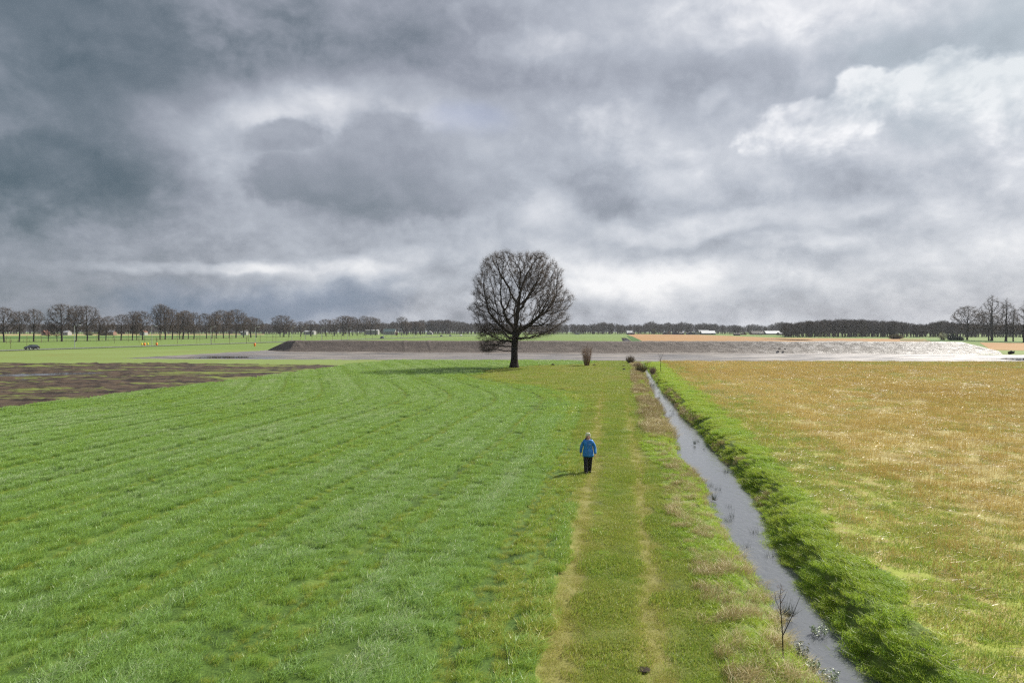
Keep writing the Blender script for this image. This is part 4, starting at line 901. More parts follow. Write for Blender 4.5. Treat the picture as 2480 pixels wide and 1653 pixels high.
# ------------------------------------------------------------------ cars
M['paint_black'] = simple('black_car_paint', (.015, .017, .022), .18, .3, .05); M['glass'] = simple('car_glass', (.03, .04, .05), .05, 0, .05, 1, .8)
M['tyre'] = simple('tyre', (.02, .02, .02), .8); M['rim'] = simple('alloy', (.45, .46, .48), .3, .8, .05); M['paint_white'] = simple('white_car_paint', (.7, .71, .72), .3, 0, .05)
M['headl'] = simple('headlight_glass', (.75, .78, .8), .15); M['taill'] = simple('tail_light', (.35, .02, .02), .3)
def car(loc, rz, paint, label, suv=0.0):
    r_ = empty('car', loc, rz); tag(r_, label, 'car'); Hh = 1.45+suv*.25
    sec = [(-2.12, .45, .78, .72), (-2.0, .32, .92, .84), (-1.2, .24, 1.0 if not suv else 1.05, .88), (1.3, .24, .98, .88), (1.95, .3, .8, .84), (2.15, .42, .66, .70)]   # x, zlow, zhigh, halfwidth
    b = MB(); b.loft([[(x_, -w_*.96, z0), (x_, w_*.96, z0), (x_, w_, (z0+z1)/2), (x_, w_*.93, z1), (x_, -w_*.93, z1), (x_, -w_, (z0+z1)/2)] for x_, z0, z1, w_ in sec]); body = b.build('body', paint, r_)
    cab = [(-1.95 if suv else -1.75, .95, .96, .80), (-1.35, .96, Hh-.08, .66), (-.6, .96, Hh, .66), (.25, .96, Hh-.05, .66), (1.15, .95, .97, .80)]
    b = MB(); b.loft([[(x_, -.82, z0), (x_, .82, z0), (x_, w_, z1), (x_, -w_, z1)] for x_, z0, z1, w_ in cab]); b.build('windows', M['glass'], r_)
    b = MB(); b.loft([[(x_, -.66, z_), (x_, .66, z_), (x_, .60, z_+.05), (x_, -.60, z_+.05)] for x_, z_ in [(-1.4, Hh-.1), (-.6, Hh-.005), (.3, Hh-.06)]]); b.build('roof', paint, r_)
    for sx in (-1.3, 1.32):
        for sy in (-1, 1):
            b = MB(); b.tube([(sx, sy*.72, .32), (sx, sy*.90, .32)], .32, 14); wh = b.build('wheel', M['tyre'], r_)
            b = MB(); b.tube([(sx, sy*.905, .32), (sx, sy*.915, .32)], .19, 10); b.build('rim', M['rim'], wh)
    for sy in (-1, 1):
        MB().box((2.06, sy*.6, .62), (.16, .32, .14)).build('headlight', M['headl'], r_); MB().box((-2.09, sy*.62, .78), (.1, .26, .16)).build('tail_light', M['taill'], r_)
        MB().box((.95, sy*.92, 1.0), (.14, .16, .12)).build('mirror', paint, r_)
    MB().box((2.14, 0, .45), (.04, .5, .11)).build('number_plate', M['headl'], r_)
    return r_
def road_at(px):
    best = min(np.linspace(150, 1000, 4000), key=lambda y_: abs(CX + F*rx(y_)/y_ - px)); return best
def on_road(px, off): 
    y_ = road_at(px); return (rx(y_)+off, y_, .17)
hd = lambda y_: math.atan2(1, float(np.polyval(np.polyder(cf), y_)))
p_ = on_road(68, 1.2); car(p_, hd(p_[1])+math.pi, M['paint_black'], 'shiny black car driving on the road at far left')
p_ = on_road(920, 1.6); car(p_, hd(p_[1])+math.pi, M['paint_black'], 'dark car with white rear on the road behind the embankment', 1)
p_ = on_road(1072, -1.2); car(p_, hd(p_[1]), M['paint_black'], 'small distant dark car, leftmost of three near the oak', 0)
p_ = on_road(1094, -1.4); car(p_, hd(p_[1]), M['paint_black'], 'small distant dark car between another dark car and a white one', 0)
p_ = on_road(1113, 1.6); car(p_, hd(p_[1])+math.pi, M['paint_white'], 'distant white car on the road just left of the oak crown', 0)

# markers beside the road
M['orange'] = simple('orange_plastic', (.85, .22, .02), .5, 0, .1, 2); M['yellow'] = simple('yellow_plastic', (.75, .62, .03), .5, 0, .1, 2)
def ring(r_, z_, n=12): return [(math.cos(6.283*k/n)*r_, math.sin(6.283*k/n)*r_, z_) for k in range(n)]
for x_, y_, lab in [(350, 837.4, 'orange drum between two yellow posts beside the road'), (379.5, 837, 'orange drum right of the yellow posts beside the road'), (617, 838, 'single orange drum in the grass left of the embankment end')]:
    r_ = empty('orange_drum', G(x_, y_)); tag(r_, lab, 'drum', 'orange drums beside the road')
    MB().loft([ring(.24, 0), ring(.27, .25), ring(.38, .45), ring(.42, .95), ring(.36, 1.08)]).build('body', M['orange'], r_, True); MB().loft([ring(.36, 1.082), ring(.30, 1.16)]).build('lid', M['orange'], r_)
    MB().loft([ring(.28, 0.0), ring(.34, .06)]).build('base', M['orange'], r_)
for x_, y_, lab in [(343.6, 837.2, 'yellow marker post left of the orange drum'), (358, 836.8, 'yellow marker post between the two orange drums')]:
    r_ = empty('marker_post', G(x_, y_)); tag(r_, lab, 'post', 'yellow marker posts beside the road')
    MB().loft([ring(.12, 0), ring(.14, .4), ring(.26, .6), ring(.26, 1.05), ring(.10, 1.15)]).build('body', M['yellow'], r_, True); MB().box((0, 0, .03), (.5, .5, .06)).build('base', M['soil'], r_)

# ------------------------------------------------------------------ farm buildings on the horizon
M['roof_white'] = simple('pale_sheet_roof', (.72, .74, .76), .4, 0, .06, .2); M['roof_dark'] = simple('dark_tiles', (.05, .045, .045), .7, 0, .2, .3)
M['wall_dark'] = simple('dark_boarding', (.035, .033, .032), .8, 0, .2, .3); M['wall_brick'] = simple('brick', (.22, .12, .085), .85, 0, .15, .4)
M['wall_white'] = simple('white_render', (.28, .28, .27), .8, 0, .06, .3); M['roof_grey'] = simple('grey_sheet_roof', (.30, .31, .33), .5, 0, .1, .2)
M['roof_green'] = simple('dark_green_roof', (.04, .075, .08), .5, 0, .1, .2); M['pane'] = simple('window_glass', (.06, .07, .08), .1, 0, .1, 1); M['roof_red'] = simple('red_tiles', (.20, .085, .055), .8, 0, .2, .3)
def house(name, x0, x1, yb_, yw, yt, wall, roof, label, depth=9, gable='x', wins=3, rz=0, winmat=None, D0=None):
    g0 = G((x0+x1)/2, yb_); 
    if D0: g0 = ((((x0+x1)/2-CX)/F)*D0, D0, 0)
    k_ = g0[1]/F; Wd = (x1-x0)*k_; hw = max(1.8, CAMH + (HZ-yw)*k_); hr = max(hw+1.2, CAMH + (HZ-yt)*k_); g0 = (g0[0], g0[1]+depth/2, 0)
    r_ = empty(name, g0, rz); tag(r_, label, 'building')
    MB().box((0, 0, hw/2), (Wd, depth, hw)).build('wall', wall, r_)
    e_ = .35; b = MB()
    if gable == 'x':    # ridge parallel to the picture
        P = lambda x_, t_: [(x_, -depth/2-e_, hw+.01), (x_, 0, hr), (x_, depth/2+e_, hw+.01), (x_, depth/2+e_, hw-.16), (x_, 0, hr-.2), (x_, -depth/2-e_, hw-.16)]
        b.loft([P(-Wd/2-e_, 0), P(Wd/2+e_, 0)]); gb = MB().add([(-Wd/2, -depth/2, hw), (-Wd/2, depth/2, hw), (-Wd/2, 0, hr-.2), (Wd/2, -depth/2, hw), (Wd/2, depth/2, hw), (Wd/2, 0, hr-.2)], [(0, 2, 1), (3, 4, 5)])
    else:
        P = lambda y_: [(-Wd/2-e_, y_, hw+.01), (0, y_, hr), (Wd/2+e_, y_, hw+.01), (Wd/2+e_, y_, hw-.16), (0, y_, hr-.2), (-Wd/2-e_, y_, hw-.16)]
        b.loft([P(-depth/2-e_), P(depth/2+e_)]); gb = MB().add([(-Wd/2, -depth/2, hw), (Wd/2, -depth/2, hw), (0, -depth/2, hr-.2), (-Wd/2, depth/2, hw), (Wd/2, depth/2, hw), (0, depth/2, hr-.2)], [(0, 1, 2), (3, 5, 4)])
    b.build('roof', roof, r_); gb.build('gable', wall, r_)
    for i in range(wins):
        xx = -Wd/2 + Wd*(i+.5)/wins; ww = min(1.4, Wd/wins*.6); wz = hw*.55
        f_ = MB().box((xx, -depth/2-.03, wz), (ww+.2, .08, hw*.4+.2)).build('window', M['wall_white'] if winmat is None else winmat, r_); MB().box((xx, -depth/2-.09, wz), (ww, .04, hw*.4)).build('pane', M['pane'], f_)
    if wins == 0: MB().box((Wd*.2, -depth/2-.04, hw*.4), (min(3, Wd*.3), .08, hw*.8)).build('door', M['wall_dark'], r_)
    if Wd < 12: MB().box((Wd*.2, .4, hr), (.6, .6, 1.6)).build('chimney', M['wall_brick'], r_)
    return r_
house('barn', 1519, 1532, 809.6, 806.5, 800.5, M['wall_dark'], M['roof_white'], 'small barn with bright white roof at the end of the far ditch', 8, 'x', 0)
house('shed', 1522, 1537, 809.9, 808, 805.0, M['wall_dark'], M['roof_dark'], 'low black shed in front of the small white roofed barn', 5, 'x', 0)
house('barn', 1700, 1733, 810.2, 806.6, 800.6, M['wall_dark'], M['roof_white'], 'long barn with bright white roof and black walls', 12, 'x', 0)
house('barn', 1694, 1718, 809.4, 804, 798.8, M['wall_white'], M['roof_grey'], 'taller pale grey barn behind the long white roofed barn', 12, 'x', 0)
house('farmhouse', 1607, 1614, 809.7, 807.5, 803.8, M['wall_dark'], M['roof_dark'], 'small dark house, leftmost of the far farm group', 7, 'y', 1)
house('farmhouse', 1615, 1626, 809.6, 806.5, 799.8, M['wall_brick'], M['roof_dark'], 'brick house with brown gable in the far farm group', 8, 'y', 2)
house('farmhouse', 1630, 1642, 809.8, 807, 800.5, M['wall_dark'], M['roof_dark'], 'dark gabled farmhouse between the brick house and low sheds', 9, 'y', 2)
house('shed', 1645, 1657, 809.9, 807.8, 804, M['wall_dark'], M['roof_dark'], 'low dark shed right of the dark gabled farmhouse', 8, 'x', 0)
house('shed', 1665, 1681, 810.0, 807.4, 803, M['wall_dark'], M['roof_dark'], 'dark wide shed left of the long white roofed barn', 9, 'y', 0)
house('farmhouse', 1683, 1692, 810.0, 806.8, 801.8, M['wall_white'], M['roof_dark'], 'small white house between a dark shed and the white roofed barn', 7, 'y', 1)
house('trailer', 1778, 1793, 812, 808.5, 807.6, M['wall_dark'], M['roof_dark'], 'low dark trailer standing on the green strip', 3, 'x', 0)
house('shed', 1797, 1808, 810.6, 808.3, 805.5, M['wall_brick'], M['roof_dark'], 'small brown shed right of the low dark trailer', 6, 'y', 1)
house('farmhouse', 1822, 1850, 810.4, 807.5, 801.2, M['wall_brick'], M['roof_dark'], 'long farmhouse with dark roof left of the grey white barn', 10, 'x', 3)
house('van_box', 1839.5, 1845, 810.8, 806.8, 806.2, M['wall_white'], M['wall_white'], 'white box trailer parked before the long dark roofed farmhouse', 3, 'x', 0)
house('barn', 1856, 1891, 810.3, 807.3, 801.0, M['wall_dark'], M['roof_white'], 'wide barn with greyish white roof near the right woodland', 14, 'x', 0)
house('barn', 1889, 1930, 811.2, 809.0, 804.0, M['wall_dark'], M['roof_grey'], 'low barn with dull grey roof touching the right woodland', 12, 'x', 0)
house('factory', 884, 915, 809.6, 799.6, 798.6, M['wall_white'], M['roof_grey'], 'long flat white building with dark windows behind the tree row', 12, 'x', 8, D0=960)
house('factory', 928, 956, 809.3, 803, 796, M['wall_white'], M['roof_green'], 'wide building with dark green roof left of the orange bush', 14, 'x', 5, D0=960)
house('farmhouse', 1033, 1047, 809.4, 806, 801, M['wall_white'], M['roof_grey'], 'pale grey gabled house left of the oak beyond the road', 9, 'y', 2, D0=980)
house('farmhouse', 100, 110, 809.4, 805, 799.5, M['wall_brick'], M['roof_red'], 'red brick house seen between the trees at far left', 8, 'y', 2, D0=860)
house('farmhouse', 152, 164, 809.4, 804.5, 800, M['wall_white'], M['roof_grey'], 'white house beside the big wide crowned tree at far left', 8, 'x', 3, D0=860)
house('farmhouse', 262, 274, 809.4, 804.5, 798.5, M['wall_brick'], M['roof_grey'], 'brick house with grey roof seen behind the left tree row', 8, 'x', 3, D0=860)
house('farmhouse', 338, 350, 809.4, 804, 799.5, M['wall_white'], M['roof_red'], 'white walled house with red roof behind the tree row', 8, 'y', 2, D0=860)
house('farmhouse', 583, 596, 809.4, 804, 799.5, M['wall_white'], M['roof_grey'], 'pale house seen past the right end of the dense tree clump', 8, 'x', 3, D0=900)
house('factory', 735, 760, 809.4, 802.8, 800, M['wall_white'], M['roof_grey'], 'grey white low building seen through the middle of the tree row', 12, 'x', 6, D0=950)
house('barn', 1424-30, 1404, 809.2, 805.5, 801.5, M['wall_white'], M['roof_dark'], 'pale gabled house at the wood edge just right of the oak', 8, 'y', 1, D0=1000)

# ------------------------------------------------------------------ small things near by
def clod(name, x_, y_, w_px, h_px, label, cat, seed, mat=None, z=0.0):
    g_ = G(x_, y_, z); k_ = g_[1]/F; r_ = np.random.default_rng(seed); n, m_ = 16, 7; V = []
    for j in range(m_):
        a = j/(m_-1)*math.pi/2
        for i in range(n):
            t_ = 6.283*i/n; q = 1+.28*(vnoise(t_*2+seed, a*3, seed, 3)-.5)*2; V.append((math.cos(t_)*math.cos(a)*w_px*k_/2*q, math.sin(t_)*math.cos(a)*w_px*k_/2*q, math.sin(a)*h_px*k_*(.8+.4*vnoise(t_*3, a*4, seed+3, 2))-.02))
    Fc = [(j*n+i, j*n+(i+1) % n, (j+1)*n+(i+1) % n, (j+1)*n+i) for j in range(m_-1) for i in range(n)]
    o_ = mk(name, V, Fc, mat or M['soil'], loc=g_); return tag(o_, label, cat, 'molehills in the grass' if cat == 'molehill' else None)
for i, (a, b, c, d, lab) in enumerate([(1339, 885, 10, 5, 'large dark molehill between the oak and the upright shrub'), (1439, 885.5, 9, 4.5, 'dark molehill right beside the upright reddish shrub'), (1511, 887.5, 10, 4, 'dark molehill near the far end of the ditch'), (1511, 895.5, 9, 4, 'second molehill just below another by the far ditch end'),
        (1275, 889, 8, 2.2, 'low brown molehill right of the oak trunk'), (1306, 885, 6, 2.5, 'small molehill between the oak trunk and the large molehill'), (1516, 1311, 30, 2.5, 'flat bare heap of earth on the grass track'), (1560, 1617, 30, 2.5, 'bare earth heap at the bottom of the grass track'), (1168, 908, 12, 3, 'low dark hump at the edge of the oak shadow')]):
    clod('molehill', a, b, c, d, lab, 'molehill', 700+i, M['wallsoil'] if c > 30 else None)
for i, (a, b, w_, h_, lab) in enumerate([(1888, 845, 5.5, 2.0, 'left one of two black lumps on the grey embankment'), (1901, 845, 4.5, 2.0, 'right one of two black lumps on the grey embankment'), (1980, 853.5, 4.5, 1.6, 'small black clod low on the grey embankment')]):
    yb__ = np.interp((a-CX)/F*183, BX, BY); hz_ = CAMH-(b-HZ)/F*(yb__+2.0)
    t_ = (yb__+1.4); zz = max(.2, hz_); o_ = clod('earth_clod', a, b, w_, h_, lab, 'earth clod', 720+i); o_.location = ((a-CX)/F*t_, t_, zz)
# uprooted stump on the flood edge
g_ = G(2451, 857.5); r_ = empty('tree_stump', g_); tag(r_, 'black uprooted stump with ragged roots beside the flooded corner', 'tree stump'); rs = np.random.default_rng(5)
b = MB(); b.tube([(-.8, 0, .25), (-.2, 0, .5), (.5, .1, .45)], [.4, .45, .3], 8); b.build('trunk', M['soil'], r_)
n = 46; d_ = rs.normal(0, 1, (n, 3)); d_[:, 2] = np.abs(d_[:, 2])*.8; V, Fc = cones(np.tile([[-.1, 0, .3]], (n, 1)), d_, rs.uniform(.4, 1.2, n), np.full(n, .12)); mk('roots', V, Fc, M['soil'], r_)

# saplings and plants by the ditch
def stick_plant(name, pts_list, label, cat, mat, loc, extra=None):
    r_ = empty(name, loc); tag(r_, label, cat)
    for i, (pts, rad) in enumerate(pts_list):
        b = MB(); b.tube(pts, rad, 5); b.build('trunk' if i == 0 else 'branch', mat, r_)
    return r_
g_ = G(1898, 1600, -.15); k_ = g_[1]/F
def pp(x_, y_, dy_=0): return ((x_-1898)*k_, dy_, (1600-y_)*k_)
sap = stick_plant('young_tree', [([pp(1898, 1604), pp(1896, 1570), pp(1895, 1535), pp(1890, 1475), pp(1888, 1440), pp(1891, 1412)], [.014, .013, .011, .008, .006, .003]), ([pp(1895, 1538), pp(1908, 1510), (pp(1920, 1485)), pp(1937, 1441)], [.009, .008, .006, .003]),
    ([pp(1890, 1480), pp(1878, 1450), pp(1875, 1430)], [.005, .004, .002]), ([pp(1889, 1460), pp(1900, 1440), pp(1906, 1425)], [.005, .004, .002]), ([pp(1920, 1485), pp(1916, 1460)], [.004, .002])], 'slender bare forked sapling on the near left bank of the ditch', 'young tree', M['bark'], g_)
rs = np.random.default_rng(77); n = 70; f_ = rs.uniform(1412, 1500, n); p0 = np.array([pp(1889+rs.uniform(-6, 6), y_) for y_ in f_]); d_ = rs.normal(0, .8, (n, 3)); d_[:, 2] += .7
V, Fc = cones(p0, d_, rs.uniform(.04, .12, n), np.full(n, .003)); mk('twigs', V, Fc, M['twig_red'], sap)
g_ = G(1600.5, 903); k_ = g_[1]/F
def pq(x_, y_): return ((x_-1600.5)*k_, 0, (903-y_)*k_)
s2 = stick_plant('young_tree', [([pq(1600.5, 904), pq(1600, 880), pq(1601, 855)], [.045, .035, .012]), ([pq(1600, 872), pq(1596, 860), pq(1594, 853)], [.02, .014, .008]), ([pq(1600, 870), pq(1605, 858), pq(1607, 853)], [.02, .014, .008]), ([pq(1600, 876), pq(1594, 866)], [.016, .008])], 'thin bare young tree on the right bank near the far ditch end', 'young tree', M['bark'], g_)
def spiky(name, x_, y_, z_, h_, n, mat, label, cat, spread=.45, wd=.004, seed=1):
    g_ = G(x_, y_, z_); rs = np.random.default_rng(seed); r_ = empty(name, g_); tag(r_, label, cat)
    d_ = rs.normal(0, spread, (n, 3)); d_[:, 2] = 1; V, Fc = cones(rs.normal(0, .04, (n, 3))*np.array([1, 1, 0]), d_, h_*rs.uniform(.5, 1.1, n), np.full(n, wd)); mk('blades', V, Fc, mat, r_)
    d_ = rs.normal(0, spread*1.5, (n//3, 3)); d_[:, 2] = .5; V, Fc = cones(rs.normal(0, .05, (n//3, 3))*np.array([1, 1, 0]), d_, h_*.7*rs.uniform(.5, 1.1, n//3), np.full(n//3, wd)); mk('dry_blades', V, Fc, M['pinkish'], r_)
spiky('rush_clump', 1908, 1492, -.65, .5, 60, simple('rush_green', (.09, .11, .07), .5), 'spiky grey green rush clump at the water behind the slender sapling', 'rush clump', .5, .005, 3)
spiky('rush_clump', 1728, 1210, -.65, .38, 36, simple('rush_green_b', (.05, .09, .04), .5), 'dark green rush clump on the left water edge, halfway along the ditch', 'rush clump', .28, .005, 4)
spiky('rush_clump', 1682, 1075, -.65, .35, 26, simple('rush_green_c', (.05, .09, .04), .5), 'rush clump standing in the widest part of the ditch', 'rush clump', .3, .006, 5)
def leafy(name, x_, y_, z_, w_, h_, n, leaf, mat, label, cat, seed):
    g_ = G(x_, y_, z_); rs = np.random.default_rng(seed); r_ = empty(name, g_); tag(r_, label, cat)
    th = rs.random(n)*6.28; q = np.sqrt(rs.random(n)); p_ = np.stack([np.cos(th)*q*w_/2, np.sin(th)*q*w_/2, 0*q], 1); d_ = np.stack([p_[:, 0]*.4, p_[:, 1]*.4, np.full(n, h_)], 1)
    L_ = h_*rs.uniform(.5, 1.1, n); V, Fc = cones(p_, d_, L_, np.full(n, .004)); mk('stems', V, Fc, M['olive'], r_)
    k = 9; bb = np.repeat(p_, k, 0); dd = np.repeat(d_/np.linalg.norm(d_, axis=1)[:, None]*L_[:, None], k, 0); c_ = bb + dd*rs.uniform(.2, 1, (n*k, 1)); a = rs.normal(0, 1, (n*k, 3)); a[:, 2] *= .4; a /= np.linalg.norm(a, axis=1)[:, None]
    b_ = np.cross(a, rs.normal(0, 1, (n*k, 3))); b_ /= np.linalg.norm(b_, axis=1)[:, None]; V = np.stack([c_, c_+a*leaf*.5+b_*leaf*.25, c_+a*leaf, c_+a*leaf*.5-b_*leaf*.25], 1).reshape(-1, 3); i_ = np.arange(n*k)*4
    mk('foliage', V, np.stack([i_, i_+1, i_+2, i_+3], 1), mat, r_)
M['leaf_pale'] = simple('pale_green_leaves', (.26, .34, .20), .45, 0, .25, 12); M['leaf_olive'] = simple('olive_red_leaves', (.11, .12, .035), .5, 0, .45, 9)
leafy('leafy_bush', 1936, 1590, -.35, .30, .32, 30, .04, M['leaf_olive'], 'olive leafy bush right of the slender sapling on the ditch bank', 'bush', 21)
leafy('water_plant', 1985, 1535, -.68, .30, .22, 30, .04, M['leaf_pale'], 'pale leaved plant standing in the ditch beyond the leafy bush', 'water plant', 22)
leafy('water_plant', 1962, 1620, -.60, .34, .25, 44, .04, M['leaf_pale'], 'pale leaved plant at the left water edge near the bottom of the photo', 'water plant', 23)
leafy('water_plant', 2012, 1648, -.66, .30, .22, 30, .04, M['leaf_pale'], 'pale leaved plant in mid water at the very bottom of the photo', 'water plant', 24)
# bird
g_ = (( 799-CX)/F*260, 260, CAMH+(HZ-776)/F*260); r_ = empty('bird', g_); tag(r_, 'small black bird flying above the tree row left of the oak', 'bird')
MB().loft([[(math.cos(a*1.047)*rr, x_, math.sin(a*1.047)*rr) for a in range(6)] for x_, rr in [(-.32, .02), (-.2, .07), (0, .1), (.2, .06), (.3, .02)]]).build('body', M['soil'], r_)
for s_ in (-1, 1): MB().add([(0, -.1, .03), (0, .14, .03), (s_*.35, .1, .28), (s_*.35, -.08, .28), (s_*.62, -.12, .42), (0, -.1, 0), (0, .14, 0), (s_*.35, .1, .26), (s_*.35, -.08, .26)], [(0, 1, 2, 3), (3, 2, 4), (5, 8, 7, 6), (8, 4, 7)]).build('wing', M['soil'], r_)

# ------------------------------------------------------------------ the walker
M['skin'] = simple('skin', (.52, .29, .21), .55, 0, .05, 20); M['jacket'] = simple('blue_jacket', (.015, .19, .58), .55, 0, .2, 7); M['jacket_dark'] = simple('navy_lining', (.006, .02, .07), .7, 0, .1, 7)
M['trouser'] = simple('dark_trousers', (.010, .012, .020), .8, 0, .2, 8); M['hair'] = simple('white_hair', (.85, .83, .76), .6, 0, .12, 30); M['shoe'] = simple('dark_shoes', (.02, .018, .018), .9, 0, .1, 3, .1)
M['lip'] = simple('lips', (.40, .13, .11), .5); M['eye'] = simple('eyes', (.03, .02, .02), .2); M['zip'] = simple('zip', (.10, .22, .38), .4)
def skinmesh(name, verts, edges, rad, mat, parent, levels=2, root=0):
    m_ = bpy.data.meshes.new(name); m_.from_pydata(verts, edges, []); o_ = bpy.data.objects.new(name, m_); col.objects.link(o_)
    s_ = o_.modifiers.new('skin', 'SKIN'); s_.use_smooth_shade = True
    for i, v_ in enumerate(m_.skin_vertices[0].data): v_.radius = rad[i] if isinstance(rad[i], tuple) else (rad[i], rad[i]); v_.use_root = (i == root)
    sb = o_.modifiers.new('sub', 'SUBSURF'); sb.levels = levels; sb.render_levels = levels
    dg = bpy.context.evaluated_depsgraph_get(); em = bpy.data.meshes.new_from_object(o_.evaluated_get(dg)); bpy.data.objects.remove(o_)
    em.materials.clear(); em.materials.append(mat); em.polygons.foreach_set('use_smooth', [True]*len(em.polygons)); em.name = name
    r_ = bpy.data.objects.new(name, em); col.objects.link(r_); r_.parent = parent; return r_
feet = G(1424, 1142); W0 = empty('person', (feet[0], feet[1], height(np.array([feet[0]]), np.array([feet[1]]), np.array([1]))[0] + .01), R(-6)); tag(W0, 'white haired person in blue jacket and dark trousers walking on the grass track', 'person')
W0.rotation_euler[2] = R(-5)
# x to the right of the photograph, -y towards the camera
V = [(0, 0, .86), (0, 0, 1.05), (0, 0, 1.25), (0, 0, 1.38), (0, -.02, 1.45), (0, -.03, 1.53), (0, -.035, 1.60),      # 0-6 spine, neck, head
     (-.16, 0, 1.33), (-.285, .02, 1.08), (-.31, .08, .84), (.16, 0, 1.33), (.285, .02, 1.08), (.30, -.13, .83),      # 7-12 arms to wrist
     (-.09, 0, .80), (-.085, -.14, .46), (-.07, -.16, .10), (.09, 0, .80), (.08, .06, .46), (.06, .20, .12),            # 13-18 legs
     (-.085, -.22, .05), (.07, .13, .05)]
E = [(0, 1), (1, 2), (2, 3), (3, 4), (4, 5), (5, 6), (3, 7), (7, 8), (8, 9), (3, 10), (10, 11), (11, 12), (0, 13), (13, 14), (14, 15), (0, 16), (16, 17), (17, 18), (15, 19), (18, 20)]
RAD = [.13, .12, .13, .10, .055, (.075, .085), (.062, .075), .065, .045, .028, .065, .045, .028, .085, .055, .035, .085, .055, .035, .02, .02]
nb = len(V)
for sgn, wi in ((-1, 9), (1, 12)):       # hands: palm, four fingers, thumb
    wx_, wy_, wz_ = V[wi]; pi_ = len(V); V.append((wx_+sgn*.004, wy_-.012, wz_-.055)); RAD.append((.030, .016)); E.append((wi, pi_))
    for k in range(4):
        fy = wy_-.045+k*.022; L_ = [.068, .078, .074, .06][k]; a = len(V)
        V += [(wx_+sgn*.006, fy, wz_-.095), (wx_+sgn*.0, fy-.004, wz_-.095-L_*.55), (wx_-sgn*.018, fy-.006, wz_-.095-L_)]; RAD += [.010, .009, .008]; E += [(pi_, a), (a, a+1), (a+1, a+2)]
    a = len(V); V += [(wx_-sgn*.008, wy_-.05, wz_-.05), (wx_-sgn*.014, wy_-.07, wz_-.085)]; RAD += [.011, .009]; E += [(pi_, a), (a, a+1)]
body = skinmesh('body', V, E, RAD, M['skin'], W0, 2, 0)
jk = [(0, 0, .74), (0, 0, .98), (0, 0, 1.14), (0, 0, 1.28), (0, -.005, 1.42), (-.175, 0, 1.345), (-.25, .015, 1.20), (-.29, .02, 1.06), (-.31, .08, .84), (.175, 0, 1.345), (.25, .015, 1.20), (.29, .02, 1.06), (.30, -.13, .83)]
jr = [(.225, .18), (.215, .175), (.205, .165), (.19, .15), (.12, .10), .092, .078, .070, .056, .092, .078, .070, .056]
jacket = skinmesh('jacket', jk, [(0, 1), (1, 2), (2, 3), (3, 4), (3, 5), (5, 6), (6, 7), (7, 8), (3, 9), (9, 10), (10, 11), (11, 12)], jr, M['jacket'], W0, 2, 0)
skinmesh('trousers', [(0, 0, .98), (0, 0, .84), (-.10, 0, .74), (-.095, -.13, .46), (-.08, -.15, -.03), (.10, 0, .74), (.09, .06, .46), (.068, .21, -.01)], [(0, 1), (1, 2), (2, 3), (3, 4), (1, 5), (5, 6), (6, 7)], [(.19, .15), (.18, .14), .125, .095, .085, .125, .095, .085], M['trouser'], W0, 2, 0)
for s_, yy_ in ((-1, -.17), (1, .18)):
    b = MB(); b.loft([[(s_*.085+math.cos(a*.785)*w_, y_+yy_, max(.0, .045+math.sin(a*.785)*h_)) for a in range(8)] for y_, w_, h_ in [(.12, .045, .06), (.06, .055, .075), (-.04, .058, .065), (-.14, .055, .045), (-.20, .03, .03)]]); b.build('shoe', M['shoe'], W0, True)
# hem, hood and collar, pocket flash, zip
b = MB(); b.loft([[(math.cos(6.283*k/18)*rx_, math.sin(6.283*k/18)*ry_, z_ + (0 if z_ > .75 else .012*math.sin(k*2.1))) for k in range(18)] for z_, rx_, ry_ in [(1.06, .185, .145), (.98, .212, .168), (.88, .226, .180), (.78, .236, .188), (.715, .242, .192)]]); b.build('hem', M['jacket'], jacket, True)
b = MB()
for r0, z0, r1, z1 in ((.13, 1.36, .105, 1.47),):
    n = 14; ra = [(math.cos(6.283*k/n)*r0, math.sin(6.283*k/n)*r0*.9+.02, z0) for k in range(n)]; rb = [(math.cos(6.283*k/n)*r1, math.sin(6.283*k/n)*r1*.95+.025, z1-(.05 if math.sin(6.283*k/n) < -.5 else 0)) for k in range(n)]; rc = [(p_[0]*.82, p_[1]*.82, p_[2]-.01) for p_ in rb]
    b.loft([ra, rb, rc])
b.build('collar', M['jacket_dark'], jacket, True)
MB().tube([(-.12, .06, 1.42), (-.08, .13, 1.45), (0, .15, 1.46), (.08, .13, 1.45), (.13, .05, 1.43)], [.03, .045, .05, .045, .035], 8).build('hood', M['jacket_dark'], jacket, True)
MB().tube([(0, -.115, 1.37), (0, -.165, 1.22), (0, -.185, 1.0), (0, -.196, .73)], .008, 5).build('zip', M['zip'], jacket)
MB().box((.09, -.158, 1.24), (.07, .012, .012)).build('pocket_flash', M['white'], jacket)
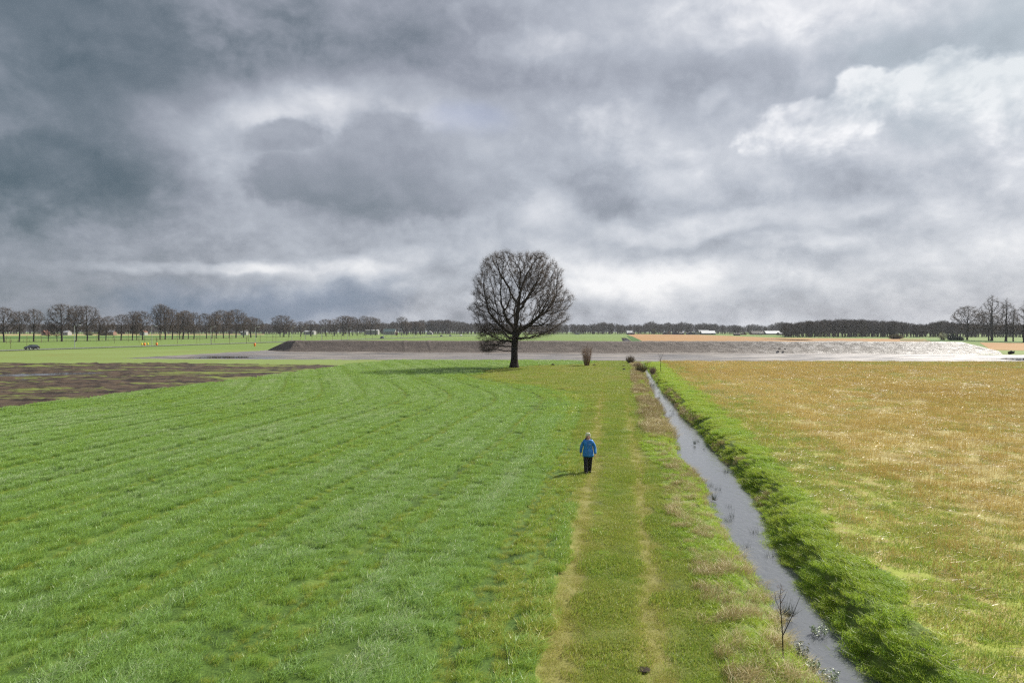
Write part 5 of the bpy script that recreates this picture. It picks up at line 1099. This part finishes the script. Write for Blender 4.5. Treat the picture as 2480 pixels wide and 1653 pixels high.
# head details
b = MB(); rings = []
for j in range(8):
    a = j/7*math.pi*.62; n = 18
    rings.append([(math.cos(6.283*k/n)*(.104*math.sin(a)**.8+.001)*(1.0 if a < 1.6 else .9), -.0 + math.sin(6.283*k/n)*(.115*math.sin(a)+.003)*(1 if math.sin(6.283*k/n) > 0 else .70), 1.60+math.cos(a)*.110 - (.05*a if math.sin(6.283*k/n) > .1 else (-.06*a if math.sin(6.283*k/n) < -.5 else -.01*a))) for k in range(n)])
b.loft(rings[::-1]); b.build('hair', M['hair'], W0, True)
MB().tube([(-.07, .03, 1.60), (-.105, .03, 1.61), (-.13, .02, 1.625)], [.03, .022, .004], 7).build('hair_lock', M['hair'], W0, True)
for s_ in (-1, 1):
    MB().tube([(s_*.028-.01, -.113, 1.563), (s_*.028+.01, -.113, 1.563)], .006, 6).build('eye', M['eye'], W0); MB().tube([(s_*.076, -.02, 1.53), (s_*.084, -.015, 1.56)], [.012, .016], 6).build('ear', M['skin'], W0, True)
MB().tube([(0, -.108, 1.565), (0, -.130, 1.535), (0, -.115, 1.528)], [.007, .014, .008], 6).build('nose', M['skin'], W0, True)
MB().tube([(-.022, -.106, 1.505), (0, -.112, 1.502), (.022, -.106, 1.505)], .006, 6).build('mouth', M['lip'], W0)

# ------------------------------------------------------------------ haze
hb = MB().box((0, 1150, 14.0), (5400, 3100, 36)); ho = hb.build('haze', None); ho['kind'] = 'stuff'; tag(ho, 'thin pale air haze over the whole plain', 'haze')
hmx = bpy.data.materials.new('haze'); hmx.use_nodes = True; t = hmx.node_tree; t.nodes.clear(); o_ = t.nodes.new('ShaderNodeOutputMaterial'); vp = t.nodes.new('ShaderNodeVolumePrincipled')
vp.inputs['Color'].default_value = (.80, .87, 1.0, 1); vp.inputs['Density'].default_value = .00008; vp.inputs['Anisotropy'].default_value = .2
t.links.new(vp.outputs[0], o_.inputs['Volume']); ho.data.materials.append(hmx); hmx.cycles.homogeneous_volume = True
print('meshes', sum(len(m_.polygons) for m_ in bpy.data.meshes), 'objects', len(bpy.data.objects))
